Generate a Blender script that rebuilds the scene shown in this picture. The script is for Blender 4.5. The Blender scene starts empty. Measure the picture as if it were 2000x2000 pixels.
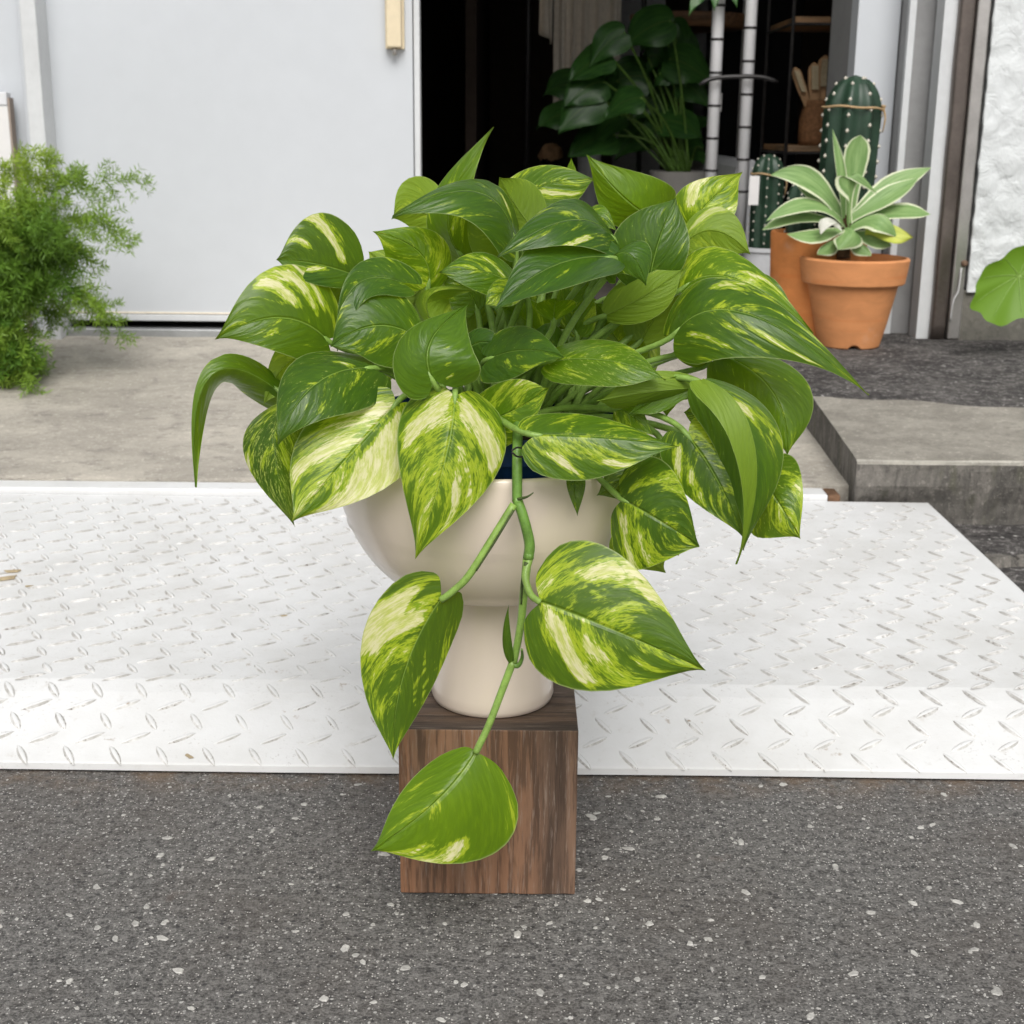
import bpy, bmesh, math, random
import numpy as np
from mathutils import Vector, Matrix, Quaternion

random.seed(7)
R = math.radians
scene = bpy.context.scene
COL = scene.collection

# ------------------------------------------------------------------ camera
F = 2700.0                    # focal length in pixels of the 2000 px photograph
CAMH = 0.62
TILT = R(15.6)
ROLL = R(0.55)
CAM = Vector((0, 0, CAMH))
_fw = Vector((0, math.cos(TILT), -math.sin(TILT)))
_u0 = Vector((0, math.sin(TILT), math.cos(TILT)))
_x0 = Vector((1, 0, 0))
_rt = _x0 * math.cos(ROLL) + _u0 * math.sin(ROLL)
_up = _u0 * math.cos(ROLL) - _x0 * math.sin(ROLL)
cd = bpy.data.cameras.new('camera')
cam = bpy.data.objects.new('camera', cd)
COL.objects.link(cam)
cd.sensor_width = 36
cd.lens = 36 * F / 2000
cd.clip_start = 0.02
cd.clip_end = 2000
cam.matrix_world = Matrix(((_rt.x, _up.x, -_fw.x, CAM.x), (_rt.y, _up.y, -_fw.y, CAM.y),
                           (_rt.z, _up.z, -_fw.z, CAM.z), (0, 0, 0, 1)))
cd.dof.use_dof = True
cd.dof.focus_distance = 1.03
cd.dof.aperture_fstop = 20.0
scene.camera = cam

# ------------------------------------------------------------------ sky, sun, exposure
world = bpy.data.worlds.new('World')
scene.world = world
world.use_nodes = True
wn = world.node_tree.nodes
wl = world.node_tree.links
SUN_EL, SUN_AZ = R(47), R(176)        # azimuth clockwise from +Y; the sun stands behind the camera
sky = wn.new('ShaderNodeTexSky')
sky.sky_type = 'NISHITA'
sky.sun_disc = False
sky.sun_elevation = SUN_EL
sky.sun_rotation = SUN_AZ
sky.air_density = 1.0
sky.dust_density = 4.0
hsv = wn.new('ShaderNodeHueSaturation')
hsv.inputs['Saturation'].default_value = 0.14     # thin overcast: the blue is washed out evenly
wl.new(sky.outputs[0], hsv.inputs['Color'])
wl.new(hsv.outputs[0], wn['Background'].inputs['Color'])
wn['Background'].inputs['Strength'].default_value = 0.085
sl = bpy.data.lights.new('sun', 'SUN')
sl.energy = 1.5
sl.angle = R(38)
sl.color = (1.0, 0.965, 0.92)
sun = bpy.data.objects.new('sun', sl)
COL.objects.link(sun)
sd = Vector((math.sin(SUN_AZ) * math.cos(SUN_EL), math.cos(SUN_AZ) * math.cos(SUN_EL), math.sin(SUN_EL)))
sun.rotation_euler = (-sd).to_track_quat('-Z', 'Y').to_euler()
sun.location = sd * 6
vs = scene.view_settings
vs.view_transform = 'Standard'
vs.look = 'None'
vs.exposure = 0.55
vs.gamma = 1.0
vs.use_curve_mapping = False
scene.cycles.use_denoising = True
scene.cycles.max_bounces = 7
scene.cycles.diffuse_bounces = 4
scene.cycles.use_adaptive_sampling = True
scene.cycles.adaptive_threshold = 0.02

# ------------------------------------------------------------------ helpers
def ray(px, py):
    return _fw + _rt * ((px - 1000) / F) - _up * ((py - 1000) / F)
def U(px, py, Y):                       # the point seen at that pixel on the vertical plane y = Y
    d = ray(px, py)
    return CAM + d * (Y / d.y)
def UZ(px, py, z):                      # the point seen at that pixel on the level plane z
    d = ray(px, py)
    return CAM + d * ((z - CAMH) / d.z)

ORG = {}
def thing(name, label, cat, loc=(0, 0, 0), group=None):
    o = bpy.data.objects.new(name, None)
    COL.objects.link(o)
    o.empty_display_size = 0.03
    o.location = loc
    ORG[o.name] = Vector(loc)
    o['label'] = label
    o['category'] = cat
    if group: o['group'] = group
    return o
def tag(o, label, cat, group=None, kind=None):
    o['label'] = label
    o['category'] = cat
    if group: o['group'] = group
    if kind: o['kind'] = kind
    return o
def structure(o):
    o['kind'] = 'structure'
    return o
def link_mesh(name, me, mats, parent=None, org=None):
    o = bpy.data.objects.new(name, me)
    COL.objects.link(o)
    if not isinstance(mats, (list, tuple)): mats = [mats]
    if len(me.materials) == 0:
        for m in mats: me.materials.append(m)
    if parent is not None:
        o.parent = parent
        ORG[o.name] = ORG[parent.name].copy()
    else:
        ORG[o.name] = Vector(org or (0, 0, 0))
        o.location = ORG[o.name]
    return o
def mobj(name, V, Fc, mats, parent=None, org=None, smooth=False, midx=None, auto=None):
    base = ORG[parent.name] if parent is not None else Vector(org or (0, 0, 0))
    me = bpy.data.meshes.new(name)
    me.from_pydata([tuple(Vector(v) - base) for v in V], [], Fc)
    if smooth:
        me.polygons.foreach_set('use_smooth', [True] * len(me.polygons))
    if midx is not None:
        me.polygons.foreach_set('material_index', midx)
    me.update()
    o = link_mesh(name, me, mats, parent, org)
    if auto is not None:
        me.set_sharp_from_angle(angle=R(auto))
    return o
def boxgeo(x0, x1, y0, y1, z0, z1):
    V = [(x0, y0, z0), (x1, y0, z0), (x1, y1, z0), (x0, y1, z0), (x0, y0, z1), (x1, y0, z1), (x1, y1, z1), (x0, y1, z1)]
    Fc = [(0, 3, 2, 1), (4, 5, 6, 7), (0, 1, 5, 4), (1, 2, 6, 5), (2, 3, 7, 6), (3, 0, 4, 7)]
    return V, Fc
def bevel(o, w, seg=2):
    m = o.modifiers.new('bevel', 'BEVEL')
    m.width = w
    m.segments = seg
    m.limit_method = 'ANGLE'
    return o
def box(name, x0, x1, y0, y1, z0, z1, mat, parent=None, org=None, bev=0.0):
    V, Fc = boxgeo(x0, x1, y0, y1, z0, z1)
    if parent is None and org is None: org = ((x0 + x1) / 2, (y0 + y1) / 2, z0)
    o = mobj(name, V, Fc, mat, parent, org)
    if bev: bevel(o, bev)
    return o
def lathe(name, prof, c, mat, parent=None, seg=64, smooth=True, auto=35, rfun=None, org=None, tilt=None):
    V, Fc = [], []
    n = len(prof)
    for i, (r, z) in enumerate(prof):
        for k in range(seg):
            a = 2 * math.pi * k / seg
            rr = r * (rfun(a, z) if rfun else 1)
            p = Vector((rr * math.cos(a), rr * math.sin(a), z))
            if tilt: p = tilt @ p
            V.append(Vector(c) + p)
    for i in range(n - 1):
        for k in range(seg):
            k2 = (k + 1) % seg
            Fc.append((i * seg + k, i * seg + k2, (i + 1) * seg + k2, (i + 1) * seg + k))
    if prof[0][0] > 1e-4: Fc.append(tuple(range(seg - 1, -1, -1)))
    if prof[-1][0] > 1e-4: Fc.append(tuple((n - 1) * seg + k for k in range(seg)))
    return mobj(name, V, Fc, mat, parent, org if parent is None else None, smooth, auto=auto)
def tubegeo(pts, rad, seg=8, V=None, Fc=None):
    V = [] if V is None else V
    Fc = [] if Fc is None else Fc
    pts = [Vector(p) for p in pts]
    n = len(pts)
    if not isinstance(rad, (list, tuple)): rad = [rad] * n
    t0 = (pts[1] - pts[0]).normalized()
    nrm = t0.orthogonal().normalized()
    b0 = len(V)
    for i, p in enumerate(pts):
        t = (pts[min(i + 1, n - 1)] - pts[max(i - 1, 0)]).normalized()
        nrm = (nrm - t * nrm.dot(t)).normalized()
        bi = t.cross(nrm)
        for k in range(seg):
            a = 2 * math.pi * k / seg
            V.append(p + (nrm * math.cos(a) + bi * math.sin(a)) * rad[i])
    for i in range(n - 1):
        for k in range(seg):
            k2 = (k + 1) % seg
            Fc.append((b0 + i * seg + k, b0 + i * seg + k2, b0 + (i + 1) * seg + k2, b0 + (i + 1) * seg + k))
    Fc.append(tuple(b0 + k for k in range(seg - 1, -1, -1)))
    Fc.append(tuple(b0 + (n - 1) * seg + k for k in range(seg)))
    return V, Fc
def tube(name, pts, rad, mat, parent=None, seg=8, org=None):
    V, Fc = tubegeo(pts, rad, seg)
    return mobj(name, V, Fc, mat, parent, org, True)
def spline(pts, n):                      # Catmull-Rom through the points
    pts = [Vector(p) for p in pts]
    P = [pts[0] * 2 - pts[1]] + pts + [pts[-1] * 2 - pts[-2]]
    out = []
    m = len(pts) - 1
    for j in range(n + 1):
        x = j / n * m
        i = min(int(x), m - 1)
        t = x - i
        a, b, c, d = P[i:i + 4]
        out.append(0.5 * ((2 * b) + (c - a) * t + (2 * a - 5 * b + 4 * c - d) * t * t + (3 * b - a - 3 * c + d) * t ** 3))
    return out

# ------------------------------------------------------------------ materials
class NT:
    def __init__(s, name):
        s.m = bpy.data.materials.new(name)
        s.m.use_nodes = True
        s.t = s.m.node_tree
        s.b = s.t.nodes['Principled BSDF']
        s.out = s.t.nodes['Material Output']
    def n(s, kind, **kw):
        nd = s.t.nodes.new('ShaderNode' + kind)
        for k, v in kw.items(): setattr(nd, k, v)
        return nd
    def l(s, a, b): s.t.links.new(a, b)
    def put(s, sock, v):
        if hasattr(v, 'is_output'): s.l(v, sock)
        else: sock.default_value = v
    def math(s, op, a, b=0.0, c=0.0, clamp=False):
        nd = s.n('Math', operation=op, use_clamp=clamp)
        s.put(nd.inputs[0], a); s.put(nd.inputs[1], b); s.put(nd.inputs[2], c)
        return nd.outputs[0]
    def mix(s, f, a, b):
        nd = s.n('Mix', data_type='RGBA')
        s.put(nd.inputs[0], f)
        s.put(nd.inputs[6], a if hasattr(a, 'is_output') else (*a, 1) if len(a) == 3 else a)
        s.put(nd.inputs[7], b if hasattr(b, 'is_output') else (*b, 1) if len(b) == 3 else b)
        return nd.outputs[2]
    def ss(s, v, a, b):                   # smoothstep a..b
        nd = s.n('MapRange', interpolation_type='SMOOTHSTEP')
        s.put(nd.inputs[0], v); s.put(nd.inputs[1], a); s.put(nd.inputs[2], b)
        return nd.outputs[0]
    def noise(s, vec, scale, detail=3.0, rough=0.55, dist=0.0):
        nd = s.n('TexNoise')
        if vec is not None: s.l(vec, nd.inputs['Vector'])
        nd.inputs['Scale'].default_value = scale
        nd.inputs['Detail'].default_value = detail
        nd.inputs['Roughness'].default_value = rough
        nd.inputs['Distortion'].default_value = dist
        return nd.outputs['Fac']
    def voro(s, vec, scale, feature='F1', out='Distance'):
        nd = s.n('TexVoronoi', feature=feature)
        if vec is not None: s.l(vec, nd.inputs['Vector'])
        nd.inputs['Scale'].default_value = scale
        return nd.outputs[out]
    def pos(s): return s.n('NewGeometry').outputs['Position']
    def obj(s): return s.n('TexCoord').outputs['Object']
    def scaled(s, vec, sc):
        nd = s.n('Mapping')
        s.l(vec, nd.inputs['Vector'])
        nd.inputs['Scale'].default_value = sc
        return nd.outputs[0]
    def bump(s, h, strength, dist=0.001, normal=None):
        nd = s.n('Bump')
        s.l(h, nd.inputs['Height'])
        nd.inputs['Strength'].default_value = strength
        nd.inputs['Distance'].default_value = dist
        if normal is not None: s.l(normal, nd.inputs['Normal'])
        return nd.outputs[0]
    def fin(s, color=None, rough=None, normal=None, spec=None, metal=None, coat=None):
        if color is not None: s.put(s.b.inputs['Base Color'], color if hasattr(color, 'is_output') else (*color, 1))
        if rough is not None: s.put(s.b.inputs['Roughness'], rough)
        if normal is not None: s.l(normal, s.b.inputs['Normal'])
        if spec is not None: s.b.inputs['Specular IOR Level'].default_value = spec
        if metal is not None: s.b.inputs['Metallic'].default_value = metal
        if coat is not None:
            s.b.inputs['Coat Weight'].default_value = coat
            s.b.inputs['Coat Roughness'].default_value = 0.12
        return s.m

def plain(name, c, rough=0.6, var=0.12, scale=30, spec=0.4, metal=0.0, bumpd=0.0, coat=None):
    t = NT(name)
    p = t.pos()
    n = t.noise(p, scale, 4)
    n2 = t.noise(p, scale * 9, 3)
    f = t.math('ADD', t.math('MULTIPLY', n, 0.65), t.math('MULTIPLY', n2, 0.35))
    col = t.mix(t.ss(f, 0.3, 0.7), tuple(x * (1 - var) for x in c), tuple(min(1, x * (1 + var)) for x in c))
    nm = t.bump(n2, 0.5, bumpd) if bumpd else None
    return t.fin(col, rough, nm, spec, metal, coat)

def mat_asphalt():
    t = NT('asphalt')
    p = t.pos()
    big = t.noise(p, 5.6, 5, 0.6)
    fine = t.noise(p, 420, 3, 0.7)
    mid = t.noise(p, 120, 4, 0.65)
    f = t.math('ADD', t.math('MULTIPLY', fine, 0.55), t.math('MULTIPLY', mid, 0.45))
    col = t.mix(t.ss(f, 0.36, 0.64), (0.048, 0.046, 0.044), (0.245, 0.237, 0.226))
    col = t.mix(t.math('MULTIPLY', t.ss(big, 0.42, 0.66), 0.35), col, (0.105, 0.088, 0.076))
    # pale and dark aggregate showing in the worn binder
    v = t.n('TexVoronoi', feature='F1')
    t.l(p, v.inputs['Vector'])
    v.inputs['Scale'].default_value = 210
    sp = t.n('SeparateColor')
    t.l(v.outputs['Color'], sp.inputs[0])
    chip = t.math('MULTIPLY', t.ss(v.outputs['Distance'], 0.34, 0.22), t.ss(sp.outputs[0], 0.80, 0.84))
    col = t.mix(chip, col, (0.46, 0.45, 0.43))
    chip2 = t.math('MULTIPLY', t.ss(v.outputs['Distance'], 0.42, 0.30), t.ss(sp.outputs[1], 0.80, 0.84))
    col = t.mix(t.math('MULTIPLY', chip2, 0.7), col, (0.035, 0.034, 0.036))
    v2 = t.n('TexVoronoi', feature='F1')
    t.l(p, v2.inputs['Vector'])
    v2.inputs['Scale'].default_value = 480
    sp2 = t.n('SeparateColor')
    t.l(v2.outputs['Color'], sp2.inputs[0])
    chip3 = t.math('MULTIPLY', t.ss(v2.outputs['Distance'], 0.4, 0.25), t.ss(sp2.outputs[0], 0.83, 0.86))
    col = t.mix(chip3, col, (0.58, 0.56, 0.53))
    # rust and soil that washed off the edge of the steel plate
    sx = t.n('SeparateXYZ')
    t.l(p, sx.inputs[0])
    edge = t.ss(sx.outputs['Y'], 1.19, 1.262)
    st = t.math('MULTIPLY', edge, t.ss(t.noise(p, 22, 5, 0.7), 0.38, 0.68))
    col = t.mix(t.math('MULTIPLY', st, 0.75), col, (0.20, 0.135, 0.085))
    spots = t.ss(t.noise(p, 13, 3, 0.5), 0.69, 0.76)
    col = t.mix(t.math('MULTIPLY', spots, 0.35), col, (0.15, 0.095, 0.07))
    h = t.math('ADD', t.math('MULTIPLY', fine, 0.6), t.math('MULTIPLY', mid, 1.2))
    return t.fin(col, 0.82, t.bump(h, 1.0, 0.0035), 0.35)

def mat_concrete(name, c0, c1, stain, scale=6.0, bumpd=0.0015, stretch=(1, 1, 1), speck=0.3, moss=None):
    t = NT(name)
    p = t.scaled(t.pos(), stretch)
    q = t.pos()
    a = t.noise(p, scale, 6, 0.65, 0.4)
    b = t.noise(p, scale * 5, 5, 0.65)
    c = t.noise(q, 260, 3, 0.7)
    col = t.mix(t.ss(a, 0.34, 0.68), c0, c1)
    col = t.mix(t.math('MULTIPLY', t.ss(b, 0.5, 0.72), 0.75), col, stain)
    col = t.mix(t.math('MULTIPLY', t.ss(c, 0.55, 0.75), speck), col, tuple(min(0.8, x * 1.9) for x in c1))
    col = t.mix(t.math('MULTIPLY', t.ss(c, 0.42, 0.25), speck), col, tuple(x * 0.45 for x in c0))
    if moss:
        col = t.mix(t.math('MULTIPLY', t.ss(t.noise(p, scale * 1.7, 4), 0.55, 0.7), 0.5), col, moss)
    g = t.noise(q, 105, 4, 0.75)
    col = t.mix(t.math('MULTIPLY', t.ss(g, 0.57, 0.66), min(0.85, speck * 1.3)), col, tuple(min(0.8, x * 1.75) for x in c1))
    col = t.mix(t.math('MULTIPLY', t.ss(g, 0.42, 0.33), min(0.85, speck * 1.4)), col, tuple(x * 0.5 for x in c0))
    h = t.math('ADD', t.math('MULTIPLY', b, 1.0), t.math('ADD', t.math('MULTIPLY', c, 0.5), t.math('MULTIPLY', g, 0.8)))
    return t.fin(col, 0.85, t.bump(h, 0.9, bumpd), 0.3)

def mat_tier():
    t = NT('dark_weathered_concrete')
    p = t.pos()
    a = t.noise(p, 9, 5, 0.65, 0.4)
    g = t.noise(p, 75, 5, 0.75)
    c = t.noise(p, 230, 3, 0.75)
    col = t.mix(t.ss(a, 0.35, 0.68), (0.055, 0.051, 0.050), (0.135, 0.126, 0.120))
    col = t.mix(t.math('MULTIPLY', t.ss(g, 0.54, 0.60), 0.75), col, (0.25, 0.235, 0.225))
    col = t.mix(t.math('MULTIPLY', t.ss(g, 0.44, 0.38), 0.8), col, (0.030, 0.028, 0.028))
    col = t.mix(t.math('MULTIPLY', t.ss(c, 0.58, 0.64), t.ss(g, 0.47, 0.55)), col, (0.50, 0.48, 0.46))
    v = t.n('TexVoronoi', feature='F1')
    t.l(p, v.inputs['Vector'])
    v.inputs['Scale'].default_value = 85
    sp = t.n('SeparateColor')
    t.l(v.outputs['Color'], sp.inputs[0])
    fl = t.math('MULTIPLY', t.ss(v.outputs['Distance'], 0.30, 0.18), t.ss(sp.outputs[0], 0.90, 0.93))
    col = t.mix(fl, col, (0.60, 0.59, 0.56))
    h = t.math('ADD', t.math('MULTIPLY', g, 1.0), t.math('MULTIPLY', c, 0.6))
    return t.fin(col, 0.9, t.bump(h, 1.0, 0.008), 0.25)

def mat_whiteplate(lug=False):
    t = NT('white_painted_steel_lug' if lug else 'white_painted_steel')
    p = t.pos()
    a = t.noise(p, 7, 5, 0.65)
    b = t.noise(p, 60, 4, 0.7)
    c = t.noise(p, 240, 3, 0.7)
    col = t.mix(t.ss(a, 0.35, 0.7), (0.715, 0.722, 0.725), (0.63, 0.632, 0.625))
    col = t.mix(t.math('MULTIPLY', t.ss(b, 0.58, 0.75), 0.35), col, (0.50, 0.475, 0.43))
    wear = t.math('MULTIPLY', t.ss(c, 0.60, 0.70), t.ss(t.noise(p, 16, 4, 0.6), 0.46, 0.66))
    col = t.mix(t.math('MULTIPLY', wear, 0.9 if lug else 0.35), col, (0.17, 0.135, 0.10))
    rust = t.math('MULTIPLY', t.ss(t.noise(p, 36, 3, 0.6), 0.66, 0.72), t.ss(c, 0.45, 0.6))
    col = t.mix(t.math('MULTIPLY', rust, 0.8 if lug else 0.5), col, (0.24, 0.15, 0.07))
    h = t.math('ADD', b, t.math('MULTIPLY', c, 0.4))
    return t.fin(col, t.math('ADD', 0.36, t.math('MULTIPLY', b, 0.2)), t.bump(h, 0.35, 0.0008), 0.45)

def mat_lugside():
    t = NT('grimy_white_paint')
    p = t.pos()
    a = t.noise(p, 55, 4, 0.7)
    c = t.noise(p, 320, 3, 0.7)
    col = t.mix(t.ss(a, 0.35, 0.62), (0.66, 0.655, 0.64), (0.40, 0.39, 0.37))
    col = t.mix(t.math('MULTIPLY', t.ss(c, 0.54, 0.64), t.ss(t.noise(p, 19, 3), 0.42, 0.62)), col, (0.12, 0.10, 0.08))
    return t.fin(col, 0.6, None, 0.3)

def mat_wood(name, dark, light, axis, scale=1.0, rough=0.62):
    t = NT(name)
    p = t.pos()
    s = [1.0, 1.0, 1.0]
    s[axis] = 0.06
    q = t.scaled(p, tuple(s))
    a = t.noise(q, 38 * scale, 5, 0.6, 0.25)
    b = t.noise(q, 170 * scale, 4, 0.7)
    c = t.noise(q, 520 * scale, 3, 0.7)
    wide = t.noise(t.scaled(p, tuple(s)), 9 * scale, 2, 0.5, 0.8)
    col = t.mix(t.ss(a, 0.34, 0.68), dark, light)
    col = t.mix(t.math('MULTIPLY', t.ss(wide, 0.42, 0.62), 0.75), col, tuple(x * y for x, y in zip(light, (1.55, 1.25, 1.0))))
    col = t.mix(t.math('MULTIPLY', t.ss(b, 0.46, 0.60), 0.6), col, tuple(0.45 * x for x in dark))
    col = t.mix(t.math('MULTIPLY', t.ss(c, 0.54, 0.70), 0.4), col, (0.34, 0.27, 0.225))
    h = t.math('ADD', t.math('MULTIPLY', b, 1.0), t.math('MULTIPLY', c, 0.6))
    return t.fin(col, rough, t.bump(h, 0.9, 0.0014), 0.35)

def mat_leaf():
    """Variegated blade. UV: u runs base to tip, v runs edge to edge. Object colour: seed, cream, tone; alpha: speckle."""
    t = NT('pothos_blade')
    uvn = t.n('UVMap')
    sx = t.n('SeparateXYZ')
    t.l(uvn.outputs[0], sx.inputs[0])
    u = sx.outputs[0]
    v = t.math('MULTIPLY_ADD', sx.outputs[1], 2.0, -1.0)
    av = t.math('ABSOLUTE', v)
    sg = t.math('SIGN', v)
    oi = t.n('ObjectInfo')
    oc = t.n('SeparateColor')
    t.l(oi.outputs['Color'], oc.inputs[0])
    seed, cream, tone, spk = oc.outputs[0], oc.outputs[1], oc.outputs[2], oi.outputs['Alpha']
    st = t.n('Attribute', attribute_name='streak')
    streak = st.outputs['Fac']
    vein = t.math('SUBTRACT', u, t.math('MULTIPLY', t.math('POWER', av, 1.25), 0.42))
    sd = t.math('ADD', t.math('MULTIPLY', seed, 37.0), t.math('MULTIPLY', sg, 5.3))
    def vec(a, b):
        c = t.n('CombineXYZ')
        t.put(c.inputs[0], t.math('MULTIPLY', vein, a))
        t.put(c.inputs[1], t.math('MULTIPLY', av, b))
        t.put(c.inputs[2], sd)
        return c.outputs[0]
    n1 = t.noise(vec(7.5, 1.5), 1.0, 3, 0.55, 0.3)
    n2 = t.noise(vec(30, 5.0), 1.0, 4, 0.65, 0.25)
    n3 = t.noise(vec(95, 14), 1.0, 2, 0.6)
    n4 = t.noise(vec(2.6, 0.9), 1.0, 1, 0.5)
    f = t.math('ADD', t.math('MULTIPLY', n1, 0.50), t.math('MULTIPLY', n4, 0.30))
    f = t.math('ADD', f, t.math('MULTIPLY', n2, 0.20))
    f = t.math('ADD', f, t.math('MULTIPLY', streak, 0.32))
    f = t.math('ADD', f, t.math('MULTIPLY', t.math('SUBTRACT', n3, 0.5), 0.17))
    th = t.math('MULTIPLY_ADD', cream, -0.26, 0.685)
    m_lime = t.ss(t.math('SUBTRACT', f, th), -0.075, 0.0)
    m_cream = t.ss(t.math('SUBTRACT', f, th), 0.030, 0.10)
    # fine flecks
    fl = t.math('ADD', t.math('MULTIPLY', n2, 0.45), t.math('MULTIPLY', n3, 0.55))
    thf = t.math('MULTIPLY_ADD', spk, -0.16, 0.70)
    m_fl = t.ss(t.math('SUBTRACT', fl, thf), -0.005, 0.03)
    dark = t.mix(tone, (0.025, 0.080, 0.014), (0.125, 0.250, 0.004))
    dark = t.mix(t.math('MULTIPLY', t.ss(n4, 0.4, 0.66), 0.5), dark, t.mix(tone, (0.044, 0.124, 0.013), (0.180, 0.325, 0.005)))
    dark = t.mix(t.math('MULTIPLY', t.ss(n2, 0.42, 0.68), 0.35), dark, t.mix(tone, (0.105, 0.220, 0.014), (0.245, 0.405, 0.008)))
    lime = t.mix(n2, (0.30, 0.46, 0.010), (0.52, 0.60, 0.05))
    mott = t.ss(t.math('ADD', t.math('MULTIPLY', n2, 0.5), t.math('MULTIPLY', n3, 0.5)), 0.52, 0.43)
    lime = t.mix(t.math('MULTIPLY', mott, 0.65), lime, (0.13, 0.28, 0.012))
    crm = t.mix(t.ss(n2, 0.35, 0.65), (0.66, 0.70, 0.20), (0.86, 0.82, 0.50))
    crm = t.mix(t.math('MULTIPLY', mott, 0.30), crm, (0.40, 0.52, 0.06))
    col = t.mix(m_lime, dark, lime)
    col = t.mix(t.math('MULTIPLY', m_fl, 0.85), col, (0.52, 0.60, 0.13))
    col = t.mix(m_cream, col, crm)
    # midrib and lateral veins are a little paler, the margin is pale
    mid = t.ss(av, t.math('MULTIPLY_ADD', u, -0.022, 0.030), 0.004)
    col = t.mix(t.math('MULTIPLY', mid, 0.60), col, (0.30, 0.46, 0.09))
    rim = t.ss(av, 0.972, 0.995)
    col = t.mix(t.math('MULTIPLY', rim, 0.6), col, (0.42, 0.50, 0.20))
    # underside: duller and paler
    geo = t.n('NewGeometry')
    under = t.mix(0.40, col, (0.30, 0.41, 0.05))
    col2 = t.mix(geo.outputs['Backfacing'], col, under)
    # relief: quilting between the veins, groove along the midrib
    wv = t.n('TexWave', wave_type='BANDS', bands_direction='X')
    t.l(vec(1.0, 0.0), wv.inputs['Vector'])
    wv.inputs['Scale'].default_value = 2.6
    wv.inputs['Distortion'].default_value = 1.6
    wv.inputs['Detail'].default_value = 2
    h = t.math('ADD', t.math('MULTIPLY', wv.outputs['Fac'], 0.10), t.math('MULTIPLY', n1, 1.0))
    h = t.math('SUBTRACT', h, t.math('MULTIPLY', t.ss(av, 0.05, 0.0), 0.9))
    nm = t.bump(h, 0.6, 0.0020)
    b = t.b
    t.l(col2, b.inputs['Base Color'])
    t.put(b.inputs['Roughness'], t.math('MULTIPLY_ADD', geo.outputs['Backfacing'], 0.22, 0.30))
    b.inputs['Specular IOR Level'].default_value = 0.42
    t.l(nm, b.inputs['Normal'])
    tr = t.n('BsdfTranslucent')
    tc = t.mix(0.55, col2, (0.46, 0.60, 0.01))
    t.l(tc, tr.inputs['Color'])
    t.l(nm, tr.inputs['Normal'])
    mx = t.n('MixShader')
    mx.inputs[0].default_value = 0.36
    t.l(b.outputs[0], mx.inputs[1])
    t.l(tr.outputs[0], mx.inputs[2])
    t.l(mx.outputs[0], t.out.inputs['Surface'])
    return t.m

def mat_simple_leaf(name, c0, c1, margin=None, trans=0.2, rough=0.45, mw=0.80, vein=None):
    t = NT(name)
    uvn = t.n('UVMap')
    sx = t.n('SeparateXYZ')
    t.l(uvn.outputs[0], sx.inputs[0])
    av = t.math('ABSOLUTE', t.math('MULTIPLY_ADD', sx.outputs[1], 2.0, -1.0))
    c = t.n('CombineXYZ')
    t.put(c.inputs[0], t.math('MULTIPLY', sx.outputs[0], 3.0))
    t.put(c.inputs[1], t.math('MULTIPLY', sx.outputs[1], 14.0))
    oi = t.n('ObjectInfo')
    t.put(c.inputs[2], t.math('MULTIPLY', oi.outputs['Random'], 40))
    n = t.noise(c.outputs[0], 1.0, 4, 0.6)
    col = t.mix(t.ss(n, 0.3, 0.7), c0, c1)
    if margin:
        e = t.math('ADD', av, t.math('MULTIPLY', t.math('SUBTRACT', n, 0.5), 0.25))
        col = t.mix(t.ss(e, mw, mw + 0.1), col, margin)
    if vein:
        col = t.mix(t.math('MULTIPLY', t.ss(av, 0.05, 0.01), 0.6), col, vein)
    t.fin(col, rough, t.bump(n, 0.4, 0.001), 0.4)
    tr = t.n('BsdfTranslucent')
    t.l(col, tr.inputs['Color'])
    mx = t.n('MixShader')
    mx.inputs[0].default_value = trans
    t.l(t.b.outputs[0], mx.inputs[1])
    t.l(tr.outputs[0], mx.inputs[2])
    t.l(mx.outputs[0], t.out.inputs['Surface'])
    return t.m

def mat_stucco():
    t = NT('white_stucco')
    p = t.pos()
    a = t.noise(p, 22, 5, 0.6, 0.6)
    b = t.noise(p, 5, 4)
    col = t.mix(t.ss(b, 0.35, 0.7), (0.66, 0.685, 0.69), (0.58, 0.605, 0.605))
    dirt = t.ss(t.noise(p, 90, 4, 0.7), 0.70, 0.76)
    col = t.mix(t.math('MULTIPLY', dirt, 0.5), col, (0.30, 0.27, 0.22))
    return t.fin(col, 0.5, t.bump(a, 0.9, 0.009), 0.4)

def mat_terracotta(name, c):
    t = NT(name)
    p = t.obj()
    a = t.noise(t.scaled(p, (1, 1, 2.2)), 16, 5, 0.6, 0.5)
    b = t.noise(p, 150, 3, 0.7)
    band = t.noise(t.scaled(p, (0.5, 0.5, 9)), 6, 3, 0.5)
    col = t.mix(t.ss(a, 0.35, 0.7), tuple(0.86 * x for x in c), c)
    col = t.mix(t.math('MULTIPLY', t.ss(band, 0.55, 0.7), 0.5), col, (c[0] * 0.95, c[1] * 0.72, c[2] * 0.55))
    col = t.mix(t.math('MULTIPLY', t.ss(t.noise(p, 9, 4, 0.6), 0.60, 0.75), 0.35), col, (0.66, 0.46, 0.34))
    return t.fin(col, 0.78, t.bump(b, 0.4, 0.0008), 0.25)

def mat_ceramic(name, c):
    t = NT(name)
    p = t.obj()
    a = t.noise(t.scaled(p, (1, 1, 0.25)), 40, 3, 0.5)
    col = t.mix(t.ss(a, 0.3, 0.7), tuple(0.965 * x for x in c), c)
    return t.fin(col, 0.30, t.bump(t.noise(p, 260, 2), 0.12, 0.0003), 0.5, coat=0.35)

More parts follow.
